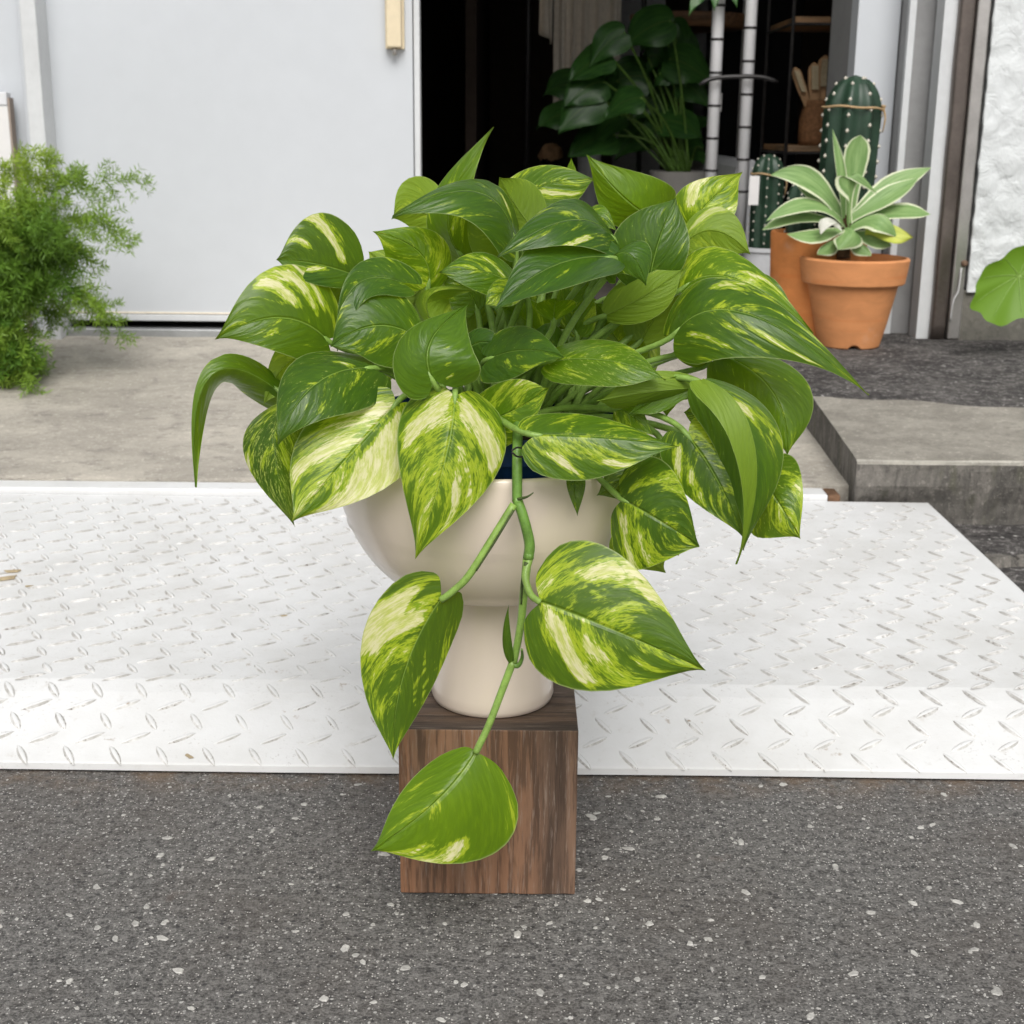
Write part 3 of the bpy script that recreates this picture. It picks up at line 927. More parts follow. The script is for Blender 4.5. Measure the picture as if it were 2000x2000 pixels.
# stucco wall
YW = YPp - 0.002
xw = U(1915, 300, YW).x
wall = thing('stucco_wall', 'rough white stucco wall at the right edge above a mossy plinth', 'wall', (xw + 0.7, YW, Z_TIER))
zpl = U(1960, 568, YW).z
V, Fc = [], []
rg = random.Random(21)
nx, nz = 150, 150
from mathutils import noise as mnoise
for j in range(nz + 1):
    z = zpl - 0.004 + (2.3 - zpl) * (j / nz) ** 1.6
    for i in range(nx + 1):
        x = xw + 1.3 * (i / nx) ** 1.5
        n_ = mnoise.noise(Vector((x * 26, 0.3, z * 26))) * 0.0045 + mnoise.noise(Vector((x * 60, 5.4, z * 60))) * 0.0022
        V.append((x + (0.003 * mnoise.noise(Vector((2, 1, z * 30))) if i == 0 else 0), YW + (0.006 if i == 0 else 0) + n_, z))
for j in range(nz):
    for i in range(nx):
        a = j * (nx + 1) + i
        Fc.append((a, a + 1, a + nx + 2, a + nx + 1))
mobj('stucco', V, Fc, M['stucco'], wall, None, True)
box('core', xw + 0.006, xw + 1.3, YW + 0.015, YW + 0.4, zpl + 0.002, 2.3, M['stucco'], wall)
box('plinth', xw - 0.022, xw + 1.3, YW + 0.012, YW + 0.38, Z_TIER - 0.01, zpl - 0.001, M['plinth'], wall, bev=0.004)

# ------------------------------------------------------------------ the room behind the opening
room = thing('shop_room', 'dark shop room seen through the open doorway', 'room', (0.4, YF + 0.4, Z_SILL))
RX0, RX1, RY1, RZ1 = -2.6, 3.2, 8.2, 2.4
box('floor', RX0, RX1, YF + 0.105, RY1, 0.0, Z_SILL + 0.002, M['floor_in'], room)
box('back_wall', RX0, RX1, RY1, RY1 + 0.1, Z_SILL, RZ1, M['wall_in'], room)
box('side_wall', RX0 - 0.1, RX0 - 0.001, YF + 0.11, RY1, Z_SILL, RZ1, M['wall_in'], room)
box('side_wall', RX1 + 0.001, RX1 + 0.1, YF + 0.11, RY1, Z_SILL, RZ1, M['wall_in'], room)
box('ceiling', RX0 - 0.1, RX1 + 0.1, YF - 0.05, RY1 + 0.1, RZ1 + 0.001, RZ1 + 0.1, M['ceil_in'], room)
box('lintel_wall', -2.6, 2.6, YF - 0.03, YF + 0.09, 1.90, 3.4, M['door'], room)  # unseen lintel, set low to keep skylight out of the room
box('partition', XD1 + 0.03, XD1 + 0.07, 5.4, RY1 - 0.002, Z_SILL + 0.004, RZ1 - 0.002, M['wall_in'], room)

# ------------------------------------------------------------------ wooden block
YBK = UZ(950, 1748, 0.0).y
pA, pB = U(778, 1426, YBK), U(1130, 1426, YBK)
ZBK = pA.z
V, Fc, mi = [], [], []
rg = random.Random(6)
x0, x1, y0, y1 = pA.x, pB.x, YBK, YBK + 0.150
ring = [(x0, y0), (x0, y1), (x1, y1), (x1, y0)]
blk = thing('wooden_block', 'weathered brown timber block standing on the asphalt', 'block', ((x0 + x1) / 2, (y0 + y1) / 2, 0))
def blockmesh():
    bm = bmesh.new()
    bmesh.ops.create_cube(bm, size=1.0)
    for v in bm.verts:
        v.co = Vector(((x0 + x1) / 2 + v.co.x * (x1 - x0), (y0 + y1) / 2 + v.co.y * (y1 - y0), ZBK * (v.co.z + 0.5) + 0.001))
    bmesh.ops.subdivide_edges(bm, edges=bm.edges[:], cuts=15, use_grid_fill=True)
    for v in bm.verts:
        n_ = mnoise.noise(Vector((v.co.x * 130, v.co.y * 130, v.co.z * 14))) * 0.0005
        c = v.co
        if c.z < 0.004: c.z = 0.0006 + abs(mnoise.noise(Vector((c.x * 60, c.y * 60, 0)))) * 0.0016
        ctr = Vector(((x0 + x1) / 2, (y0 + y1) / 2, ZBK / 2))
        d = c - ctr
        if c.z < ZBK - 0.001: c.x += math.copysign(n_, d.x); c.y += math.copysign(n_, d.y)
    me = bpy.data.meshes.new('timber')
    for f in bm.faces:
        f.material_index = 1 if abs(f.normal.z) > 0.7 else 0
    bmesh.ops.translate(bm, verts=bm.verts, vec=-ORG[blk.name])
    bm.to_mesh(me)
    o = link_mesh('timber', me, [M['wood_front'], M['wood_top']], blk)
    bevel(o, 0.0012, 2)
blockmesh()

# ------------------------------------------------------------------ pedestal planter
PC = Vector((U(962, 1360, YBK + 0.07).x, YBK + 0.070, 0))
PX0, PY0 = PC.x, PC.y
zb = ZBK + 0.0012
pl = thing('pedestal_planter', 'glossy blush ceramic bowl planter on a flared foot, on the wooden block', 'planter', (PX0, PY0, zb))
zj = 0.250
foot = [(0.0, 0), (0.048, 0), (0.0505, 0.0016), (0.0520, 0.006), (0.0515, 0.014), (0.0480, 0.036), (0.0450, 0.055), (0.0430, 0.072), (0.0420, 0.085), (0.0415, zj - zb + 0.006)]
lathe('foot', foot, (PX0, PY0, zb), M['ceramic'], pl, 96, auto=60)
ZR = U(1000, 934, PY0 - 0.124).z
prof = [(0.0, zj), (0.030, zj), (0.046, zj + 0.0006), (0.060, zj + 0.004)]
hb = ZR - zj
for k in range(1, 15):
    a = k / 14 * math.pi / 2 * 0.97
    prof.append((0.060 + 0.0705 * math.sin(a) ** 0.95, zj + 0.004 + (hb - 0.006) * (1 - math.cos(a)) ** 0.92))
rr = prof[-1][0]
prof += [(rr + 0.0002, ZR - 0.002), (rr - 0.001, ZR - 0.0004), (rr - 0.003, ZR), (rr - 0.005, ZR - 0.0006), (rr - 0.006, ZR - 0.004)]
prof += [(rr - 0.010, zj + 0.06), (0.085, zj + 0.022), (0.05, zj + 0.010), (0.0, zj + 0.010)]
lathe('bowl', prof, (PX0, PY0, 0), M['ceramic'], pl, 128, auto=60)
# nursery pot inside
ZN = U(1040, 862, PY0 - 0.105).z
npot = thing('nursery_pot', 'navy blue plastic grow pot sitting inside the blush bowl', 'grow pot', (PX0, PY0, zj + 0.012))
lathe('pot_wall', [(0.0, zj + 0.0105), (0.074, zj + 0.0105), (0.080, zj + 0.03), (0.105, ZN - 0.020), (0.107, ZN - 0.0195), (0.108, ZN - 0.001), (0.107, ZN), (0.104, ZN), (0.103, ZN - 0.004), (0.102, ZN - 0.03), (0.0, ZN - 0.031)], (PX0, PY0, 0), M['navy'], npot, 96)
lathe('soil', [(0.1015, ZN - 0.030), (0.098, ZN - 0.014), (0.06, ZN - 0.009), (0.02, ZN - 0.006), (0.0, ZN - 0.006)], (PX0, PY0, 0), M['soil'], npot, 48, auto=None)

# ------------------------------------------------------------------ leaf builder
WPOTHOS = ([0, .012, .03, .07, .13, .21, .30, .40, .50, .60, .70, .79, .87, .93, .97, 1.0],
           [.40, .54, .655, .80, .905, .975, 1.0, .975, .90, .78, .615, .43, .245, .112, .042, .003])
WDRIP = (WPOTHOS[0], [.42, .56, .68, .83, .93, .99, 1.0, .95, .84, .68, .49, .31, .165, .08, .035, .003])
WAGAVE = ([0, .05, .2, .4, .55, .68, .80, .88, .94, .98, 1], [.50, .44, .56, .86, 1.0, .98, .78, .52, .27, .09, .005])
WLONG = ([0, .02, .08, .2, .35, .5, .65, .8, .92, 1], [.15, .30, .55, .85, 1.0, .96, .80, .52, .22, .01])
def bez(B, C, T, t):
    if t < 0: return B + (C - B) * (2 * t)
    return B * (1 - t) ** 2 + C * (2 * t * (1 - t)) + T * t * t
def dbez(B, C, T, t):
    t = max(0.0, min(1.0, t))
    return (C - B) * (2 * (1 - t)) + (T - C) * (2 * t)
def blade(name, B, Mi, T, PLv, PRv, mat, parent, W=WPOTHOS, lobe=0.11, cup=0.10, wave=0.03, under=False, streaks=(), color=(0.5, 0.5, 0.5, 0.5),
          nu=30, nv=22, tw=0.36, seed=0, tipcurl=0.0, follow=0.6, org=None, split=None):
    rg = random.Random(seed * 131 + 17)
    Cc = Mi * 2 - (B + T) * 0.5
    Mw = bez(B, Cc, T, tw)
    SL, SR = PLv - Mw, PRv - Mw
    tan_w = dbez(B, Cc, T, tw).normalized()
    n_ref = tan_w.cross(SR - SL).normalized()
    if n_ref.dot(CAM - Mw) < 0: n_ref = -n_ref
    flip = False
    ph1, ph2 = rg.uniform(0, 6.3), rg.uniform(0, 6.3)
    V, UVs, ST = [], [], []
    us = [(i / nu) for i in range(nu + 1)]
    us = [u ** 1.15 if u < 0.5 else u for u in us]
    length = sum((bez(B, Cc, T, (k + 1) / 8) - bez(B, Cc, T, k / 8)).length for k in range(8))
    for u in us:
        w = float(np.interp(u, W[0], W[1]))
        tang = dbez(B, Cc, T, u).normalized()
        q = tan_w.rotation_difference(tang)
        q = Quaternion().slerp(q, follow)
        for j in range(nv + 1):
            v = -1 + 2 * j / nv
            a = abs(v)
            t = u - lobe * (math.sin(min(1, a * 1.15) * math.pi / 2) ** 1.1) * (1 - u) ** 3.2
            S = SL if v < 0 else SR
            side = q @ S
            nn = q @ n_ref
            if under: nn = -nn
            hw = S.length
            p = bez(B, Cc, T, t) + side * (w * a)
            p += nn * (cup * hw * (w * a) ** 2)
            p += nn * (wave * hw * a ** 3 * math.sin(u * 9 + ph1 + (2.1 if v < 0 else 0)) * (0.3 + u))
            p += nn * (-0.035 * hw * (1 - a) ** 6)
            if tipcurl: p += nn * (tipcurl * length * max(0, u - 0.6) ** 2)
            V.append(p)
            UVs.append((u, 0.5 + 0.5 * v))
            s = u - 0.42 * a ** 1.25
            val = 0.0
            for (s0, ds, a0, a1, sd_, k) in streaks:
                if sd_ * v >= 0 or sd_ == 0:
                    fa = min(1, max(0, (a - a0) / 0.12)) * min(1, max(0, (a1 - a) / 0.15))
                    val += k * math.exp(-((s - s0) / ds) ** 2) * fa
            ST.append(max(-1.0, min(1.6, val)))
    m = nv + 1
    Fc = []
    for i in range(nu):
        for j in range(nv):
            Fc.append((i * m + j, i * m + j + 1, (i + 1) * m + j + 1, (i + 1) * m + j))
    # orient: adaxial side is the front
    k = (nu // 3) * m + nv // 2
    e1, e2 = V[k + 1] - V[k - 1], V[k + m] - V[k - m]
    fn = e1.cross(e2)
    want = -n_ref if under else n_ref
    if fn.dot(want) < 0: Fc = [tuple(reversed(f)) for f in Fc]
    base = ORG[parent.name] if parent is not None else Vector(org or (0, 0, 0))
    me = bpy.data.meshes.new(name)
    me.from_pydata([tuple(p - base) for p in V], [], Fc)
    me.polygons.foreach_set('use_smooth', [True] * len(me.polygons))
    uvl = me.uv_layers.new(name='UVMap')
    li = np.empty(len(me.loops), dtype=np.int32)
    me.loops.foreach_get('vertex_index', li)
    uvl.data.foreach_set('uv', np.array(UVs, dtype=np.float32)[li].ravel())
    at = me.attributes.new('streak', 'FLOAT', 'POINT')
    at.data.foreach_set('value', np.array(ST, dtype=np.float32))
    me.update()
    o = link_mesh(name, me, mat, parent, org)
    o.color = color
    return o, dbez(B, Cc, T, 0).normalized(), n_ref

# ------------------------------------------------------------------ the pothos
plant = thing('pothos_plant', 'large variegated golden pothos with trailing vines filling the blush planter', 'plant', (PX0, PY0, ZN - 0.01))
SOIL = Vector((PX0, PY0, ZN - 0.012))
lrg = random.Random(77)
LEAFNO = [0]
def pothos_leaf(B, Mi, T, Lp, Rp, d, var=0.4, tone=0.35, spk=0.35, sl_=None, sr_=None, cup=0.10, under=False, streaks=(), wave=0.045,
                W=None, root=None, petiole=True, tipcurl=0.0, lobe=0.11, follow=0.6, tw=0.36, wr=0.40, prad=0.0024, seed=None):
    LEAFNO[0] += 1
    k = LEAFNO[0]
    sc = 0.01
    pB = U(B[0], B[1], PY0 + d[0] * sc)
    pM = U(Mi[0], Mi[1], PY0 + d[1] * sc)
    pT = U(T[0], T[1], PY0 + d[2] * sc)
    length = (pM - pB).length + (pT - pM).length
    dm = d[0] + (d[1] - d[0]) * 0.72
    def edge(p, s):
        flat = U(p[0], p[1], PY0 + dm * sc)
        Cc = pM * 2 - (pB + pT) * 0.5
        proj = (flat - bez(pB, Cc, pT, tw)).length
        need = math.sqrt(max(0.0, (wr * length) ** 2 - proj ** 2))
        need = min(need, 0.035) * s
        return U(p[0], p[1], PY0 + dm * sc + need)
    if sl_ is None: sl_ = 0.75 if Lp[1] < Rp[1] else -0.75
    if sr_ is None: sr_ = -sl_
    sd_ = seed if seed is not None else k
    col = ((sd_ * 0.377) % 1.0, var, tone, spk)
    o, tg, nref = blade('leaf', pB, pM, pT, edge(Lp, sl_), edge(Rp, sr_), M['blade'], plant, W=W or WPOTHOS, cup=cup, wave=wave, under=under,
                  streaks=streaks, color=col, seed=sd_, tipcurl=tipcurl, lobe=lobe, follow=follow, tw=tw)
    if petiole:
        if root is None:
            dx = max(-0.055, min(0.055, (pB.x - PX0) * 0.35))
            dy = max(-0.055, min(0.055, (pB.y - PY0) * 0.35))
            S = SOIL + Vector((dx + lrg.uniform(-.02, .02), dy + lrg.uniform(-.02, .02), 0))
        else: S = root
        pE = pB - nref * (prad * 0.9)
        top = max(S.z + 0.05, pB.z - 0.01)
        c1 = Vector((S.x + (pB.x - S.x) * 0.15, S.y + (pB.y - S.y) * 0.15, S.z + (top - S.z) * 0.75))
        c2 = pE - tg * min(0.03, 0.25 * (pB - S).length) + Vector((0, 0, 0.004))
        pts = []
        for i in range(15):
            t = i / 14
            pts.append(S * (1 - t) ** 3 + c1 * (3 * t * (1 - t) ** 2) + c2 * (3 * t * t * (1 - t)) + pE * t ** 3)
        pts.append(pE + tg * 0.008 - nref * 0.0004)
        rad = [prad * (1.25 - 0.35 * i / 15) for i in range(16)]
        rad[-1] = prad * 0.3
        tube('petiole', pts, rad, M['petiole'], o, 8)
    return o
P = pothos_leaf
# --- lower left group
P((774, 787), (676, 896), (571, 1018), (590, 838), (783, 935), (-11, -13.5, -15), 0.62, 0.55, 0.35, 0.5, 0.2, streaks=[(0.20, .22, .12, 1.2, 1, 1.3), (0.35, .05, .1, .9, -1, .45), (.02, .05, .2, .8, -1, .4)])
P((722, 716), (612, 752), (543, 868), (585, 690), (690, 800), (-9.5, -13.5, -15.5), 0.12, 0.12, 0.55, 0.6, -0.3, cup=-0.15, streaks=[(0.10, .035, .02, .55, -1, .8)])
P((889, 772), (868, 905), (811, 1092), (773, 850), (985, 900), (-13, -16, -16.5), 0.58, 0.50, 0.25, 0.35, 0.35, cup=-0.12, streaks=[(.03, .09, .1, 1.0, 0, .9), (.33, .05, .1, .9, 1, .5), (.48, .05, .25, 1.0, 1, .5), (.16, .06, .2, .9, -1, .3)])
P((925, 832), (1002, 802), (1072, 757), (985, 742), (1000, 868), (-10, -11, -11.5), 0.55, 0.62, 0.45, 0.5, -0.4)
P((845, 742), (842, 664), (912, 600), (766, 705), (935, 715), (-13, -12.5, -9), 0.04, 0.42, 0.05, -0.3, -0.3, cup=0.35, streaks=[(.12, .03, .3, .55, 1, 1.0), (-.05, .03, .25, .6, 1, .9)], wr=0.46, tipcurl=0.35)
P((958, 698), (1030, 683), (1102, 698), (1005, 633), (985, 742), (-8, -10, -11.5), 0.15, 0.22, 0.4, 0.7, -0.4, cup=-0.12, streaks=[(.2, .03, .2, .7, 1, .7), (.45, .03, .2, .6, -1, .5)])
P((905, 688), (945, 668), (985, 690), (935, 640), (960, 735), (-6, -7, -7.5), 0.05, 0.12, 0.1, 0.5, -0.4, cup=-0.1)
P((1078, 704), (1190, 703), (1300, 742), (1175, 655), (1165, 752), (-10, -13, -14), 0.24, 0.60, 0.75, 0.8, -0.5, cup=-0.10)
# rolled leaf right of centre
P((1378, 757), (1285, 762), (1165, 782), (1270, 738), (1235, 818), (-11.5, -13, -13), 0.03, 0.68, 0.02, -0.4, 0.6, cup=0.45, under=True, wr=0.34, petiole=False)
P((1386, 756), (1330, 760), (1225, 812), (1290, 742), (1295, 800), (-12.0, -12.2, -12), 0.03, 0.55, 0.02, -0.2, 0.4, cup=0.2, wr=0.34)
P((1047, 848), (1180, 852), (1325, 872), (1120, 803), (1135, 936), (-15.6, -16, -16), 0.36, 0.40, 0.35, 0.6, -0.4, cup=-0.12, streaks=[(.02, .05, .35, 1.0, 1, .8), (.32, .05, .55, 1.1, 1, .8), (.2, .02, .2, .5, -1, .4)])
# --- lower right group
P((1213, 976), (1283, 1015), (1366, 1068), (1300, 905), (1232, 1118), (-13.5, -15.5, -15.5), 0.40, 0.16, 0.40, 0.7, 0.5, cup=-0.1, wr=.55, streaks=[(.0, .10, .2, 1.2, 1, .7), (.3, .12, .2, 1.1, 1, .3)])
P((1290, 880), (1235, 925), (1165, 968), (1205, 890), (1270, 968), (-10.5, -11.5, -12), 0.2, 0.12, 0.75, 0.3, 0.3)
P((1270, 1010), (1240, 1060), (1300, 1118), (1330, 1080), (1190, 1080), (-9, -10, -9), 0.3, 0.4, 0.3, 0.3, 0.3, under=True)
P((1343, 850), (1405, 945), (1450, 1048), (1318, 945), (1475, 875), (-13.5, -15.5, -16), 0.42, 0.16, 0.45, 0.2, 0.4, cup=-0.12, streaks=[(-.02, .04, .3, .95, -1, .8), (.18, .04, .35, .8, -1, .7), (.3, .03, .5, .9, -1, .6)], wr=.45)
P((1372, 742), (1470, 865), (1446, 1103), (1428, 846), (1484, 912), (-16, -18.5, -17.5), 0.02, 0.95, 0.0, -0.4, -0.2, cup=0.25, under=True, wr=.17, tipcurl=.15, lobe=.06, petiole=False, wave=.02, streaks=[])
P((1380, 752), (1462, 870), (1452, 1075), (1400, 880), (1533, 850), (-14, -16, -16.5), 0.22, 0.36, 0.15, 0.2, 0.55, cup=-0.12, streaks=[(.16, .06, .08, .5, 1, .9), (.1, .03, .6, .9, 1, .5)], wr=.40)
P((1420, 695), (1512, 770), (1538, 888), (1580, 745), (1440, 830), (-5, -8, -9), 0.22, 0.42, 0.25, 0.3, 0.3, under=False, cup=-0.1, streaks=[(.15, .025, .1, .7, -1, .5), (.05, .025, .2, .8, 1, .45)])
P((1395, 690), (1430, 705), (1480, 740), (1440, 672), (1420, 760), (-3, -4, -5), 0.03, 0.12, 0.05, 0.5, -0.3)
P((1478, 925), (1515, 975), (1563, 1053), (1558, 905), (1465, 1045), (-10, -12.5, -13.5), 0.50, 0.34, 0.60, 0.5, 0.2, cup=-0.1, wr=.45)
# --- right
P((1316, 650), (1462, 612), (1697, 772), (1378, 536), (1425, 694), (-8, -11, -12), 0.24, 0.22, 0.35, 0.9, -0.5, cup=-0.15, tw=.30, lobe=.08, W=WDRIP, streaks=[(.10, .05, .55, 1.1, -1, .8), (.25, .035, .25, 1.0, 1, .8), (.45, .04, .3, 1.0, 1, .8), (.25, .04, .5, 1.0, -1, .5), (.02, .04, .2, .9, 1, .6), (.42, .03, .5, 1.0, -1, .6)])
P((1335, 560), (1440, 545), (1588, 652), (1395, 478), (1400, 610), (-4, -6, -7), 0.34, 0.62, 0.45, 0.6, -0.3, cup=-0.1, streaks=[(.45, .06, .3, 1.0, -1, .6)])
P((1430, 560), (1490, 575), (1563, 628), (1500, 540), (1470, 600), (-1, -3, -4), 0.05, 0.15, 0.1, 0.5, -0.4)
P((1352, 440), (1385, 395), (1450, 336), (1330, 368), (1432, 425), (4, 4, 5.6), 0.60, 0.68, 0.2, 0.4, 0.2, streaks=[(.2, .12, .3, 1.1, -1, .8)])
P((1342, 470), (1400, 450), (1466, 497), (1405, 402), (1400, 520), (1.5, 1, 0.5), 0.20, 0.60, 0.1, 0.3, 0.3, under=True, streaks=[(.0, .10, .3, 1.1, -1, 1.4)])
# --- top right
P((1285, 428), (1222, 390), (1146, 302), (1290, 345), (1185, 425), (2, 0.5, 1.5), 0.18, 0.62, 0.15, 0.3, 0.5, cup=0.18, wr=.45, streaks=[(.0, .04, .4, .8, -1, .6)])
P((1268, 562), (1285, 480), (1320, 386), (1196, 456), (1346, 480), (-3, -3.5, -2), 0.14, 0.14, 0.35, 0.3, 0.3, cup=0.12, wr=.45)
P((1200, 462), (1110, 428), (972, 502), (1130, 382), (1140, 478), (-5, -8, -10), 0.15, 0.10, 0.35, 1.0, -0.6, cup=-0.10, wr=.45, streaks=[(.10, .06, .55, 1.2, 1, .9)])
P((1192, 500), (1075, 520), (966, 604), (1075, 462), (1115, 568), (-7.5, -10, -12), 0.05, 0.06, 0.12, 0.5, -0.8, cup=0.15, wr=.45)
P((1190, 505), (1232, 498), (1262, 558), (1262, 470), (1200, 545), (-6.5, -7.5, -7.5), 0.05, 0.22, 0.08, 0.4, 0.2, cup=-0.2, wr=.5)
P((1130, 455), (1160, 420), (1205, 452), (1165, 400), (1150, 470), (-1, -2, -2.5), 0.35, 0.5, 0.3, 0.5, -0.4)
# --- top left
P((898, 498), (880, 390), (964, 248), (838, 425), (922, 395), (1, 0, 1.5), 0.30, 0.55, 0.2, 0.5, 0.2, cup=0.25, wr=.36, streaks=[(.22, .10, .0, .5, 1, .5), (.5, .06, .0, .4, -1, .4)])
P((1008, 466), (930, 372), (766, 424), (985, 368), (928, 432), (-1.5, -3.5, -5.6), 0.10, 0.12, 0.2, 0.9, -0.7, cup=-0.1, wr=.38, streaks=[(.12, .03, .2, .8, -1, .9)])
P((868, 452), (825, 415), (764, 428), (820, 342), (815, 458), (5.6, 5.6, 4), 0.30, 0.85, 0.1, 0.3, 0.2, under=True)
P((1000, 470), (955, 440), (915, 402), (985, 420), (930, 505), (0.5, 0, 0.5), 0.28, 0.75, 0.0, 0.2, 0.3, under=True, cup=-0.2)
P((985, 405), (1065, 360), (1166, 350), (1030, 330), (1105, 408), (3, 2.5, 2), 0.42, 0.35, 0.5, 0.6, -0.4, streaks=[(.35, .04, .0, .9, 1, 1.0)])
P((1035, 440), (1000, 390), (975, 345), (1050, 365), (985, 425), (2.2, 2, 1.2), 0.10, 0.60, 0.1, 0.4, 0.2, under=True)
P((1110, 372), (1113, 340), (1116, 308), (1100, 352), (1128, 352), (6, 6, 6), 0.2, 0.55, 0.2, 0.2, 0.2, cup=0.3)
P((838, 556), (818, 492), (728, 452), (872, 470), (755, 530), (-2, -2.5, -3), 0.42, 0.72, 0.4, 0.6, -0.3, cup=-0.1, wr=.45)
# --- far left
P((693, 537), (615, 515), (540, 507), (640, 412), (612, 553), (-3, -5, -6), 0.10, 0.12, 0.25, 0.7, -0.6, cup=-0.15, tw=.34, wr=.55, streaks=[(.11, .05, .1, 1.2, -1, 1.2), (.45, .05, .3, 1.0, -1, .9), (.40, .10, .0, .6, 1, .8)])
P((640, 663), (545, 620), (420, 663), (580, 512), (550, 690), (-6, -8.5, -10), 0.22, 0.36, 0.20, 0.6, -0.4, cup=-0.12, wr=.50, streaks=[(.28, .055, .2, .95, -1, 1.2), (.10, .04, .2, 1.0, -1, .9), (-.03, .05, .4, 1.1, -1, .5), (.35, .03, .3, .7, 1, .6)])
P((785, 550), (690, 560), (659, 686), (735, 510), (718, 590), (-6, -8, -9), 0.14, 0.16, 0.35, 0.8, -0.3, cup=0.15, wr=.42, petiole=False)
P((712, 560), (665, 548), (608, 575), (660, 535), (660, 600), (-2, -3, -3), 0.03, 0.10, 0.05, 0.6, -0.4)
P((812, 656), (730, 636), (645, 678), (725, 550), (745, 715), (-7.5, -9, -9.5), 0.28, 0.26, 0.40, 0.6, -0.4, cup=-0.12, wr=.52)
P((850, 640), (842, 575), (932, 568), (812, 600), (880, 596), (-3.5, -4, -5.6), 0.36, 0.90, 0.35, 0.3, 0.4, under=True, cup=0.2, wave=.1)
P((547, 768), (412, 738), (383, 952), (478, 700), (468, 772), (-6, -8, -10), 0.24, 0.48, 0.25, 0.4, 0.9, cup=-0.2, wr=.26, tw=.30, follow=.85, lobe=.05)
P((610, 690), (555, 715), (515, 790), (560, 660), (590, 760), (-4, -5, -6), 0.25, 0.75, 0.35, 0.3, 0.3, under=True)
P((560, 790), (535, 880), (575, 1030), (470, 870), (590, 900), (-9.5, -12, -12.5), 0.30, 0.10, 0.95, 0.4, 0.2, cup=-0.12, wr=.42, tipcurl=-.2, streaks=[(.12, .06, .8, 1.2, -1, .7)])
# --- inner leaves seen through the gaps
P((1010, 560), (940, 528), (858, 532), (945, 495), (930, 572), (-4, -5, -5.5), 0.34, 0.40, 0.5, 0.7, -0.4, streaks=[(.15, .03, .1, .8, -1, .8)])
P((1005, 560), (975, 575), (948, 596), (965, 550), (1000, 598), (-5.5, -6, -6.5), 0.5, 0.65, 0.4, 0.4, -0.3)
P((1082, 628), (1083, 604), (1088, 584), (1046, 588), (1126, 584), (-7, -7.5, -8.5), 0.25, 0.85, 0.2, 0.2, 0.2, cup=0.3, lobe=.02)
P((1186, 615), (1255, 580), (1335, 525), (1235, 535), (1290, 612), (-3, -4, -4), 0.10, 0.80, 0.1, 0.5, -0.5, under=True)
P((1255, 660), (1290, 605), (1335, 560), (1235, 590), (1330, 640), (-1, -1, -1), 0.06, 0.60, 0.1, 0.3, 0.3, under=True)
P((1155, 540), (1150, 490), (1110, 455), (1195, 490), (1110, 520), (1, 1, 1), 0.75, 0.7, 0.1, 0.3, 0.3)
P((1125, 650), (1120, 590), (1150, 540), (1085, 580), (1165, 600), (-2, -2, -2), 0.35, 0.65, 0.4, 0.3, 0.3)
P((1060, 660), (1020, 620), (980, 600), (1050, 590), (1000, 665), (-2, -2, -2), 0.10, 0.70, 0.2, 0.3, 0.3)
P((1100, 690), (1060, 660), (1030, 655), (1080, 632), (1060, 720), (-4, -5.6, -4), 0.06, 0.22, 0.2, 0.4, 0.2)
P((1230, 700), (1190, 640), (1150, 590), (1250, 620), (1150, 660), (0, 0, 0), 0.35, 0.55, 0.4, 0.3, 0.3)
P((930, 600), (905, 560), (860, 545), (930, 540), (880, 600), (0, 0, 0), 0.20, 0.60, 0.3, 0.3, 0.3)
P((905, 665), (880, 600), (900, 560), (845, 600), (925, 610), (1, 1, 1), 0.12, 0.7, 0.2, 0.3, 0.3, under=True)
P((1200, 800), (1230, 810), (1275, 850), (1240, 780), (1215, 850), (-10, -11, -11.5), 0.35, 0.6, 0.3, 0.4, -0.3)
P((1400, 790), (1370, 800), (1335, 805), (1375, 772), (1365, 830), (-9, -9, -9), 0.3, 0.55, 0.2, 0.3, -0.3)
P((1290, 740), (1300, 765), (1302, 815), (1275, 780), (1325, 775), (-6, -6, -6), 0.2, 0.45, 0.3, 0.3, 0.3)
P((1120, 935), (1122, 965), (1128, 1008), (1106, 945), (1144, 945), (-13.2, -13.6, -13.8), 0.2, 0.2, 0.5, 0.2, 0.2, lobe=0.0, cup=.25)
P((1380, 700), (1350, 690), (1310, 690), (1355, 672), (1345, 715), (-3, -3, -3), 0.3, 0.6, 0.2, 0.3, -0.3)
# --- leaves filling the far side and the heart of the plant
frg = random.Random(31)
for i in range(30):
    a = frg.uniform(0, 2 * math.pi)
    q = frg.random() ** 0.5
    cx, cy = 985 + 300 * q * math.cos(a), 590 + 120 * q * math.sin(a)
    dd = 4 + 9 * frg.random() * (1 - 0.5 * q)
    ln = frg.uniform(90, 150)
    an = math.atan2(cy - 640, cx - 985) + frg.uniform(-.5, .5)
    if cy > 560: an = frg.uniform(0, 6.28)
    ex, ey = math.cos(an), math.sin(an)
    tx, ty = cx + ex * ln * .5, cy + ey * ln * .5
    if ty < 440: ty = 440
    hw = ln * 0.36
    P((cx - ex * ln * .5, cy - ey * ln * .5), (cx, cy - 6), (tx, ty), (cx - ey * hw, cy + ex * hw), (cx + ey * hw, cy - ex * hw),
      (dd, dd + frg.uniform(-1, 1.5), dd + frg.uniform(-1, 3)), frg.uniform(.05, .45), frg.uniform(.15, .7), frg.uniform(.1, .5), under=frg.random() < .35)
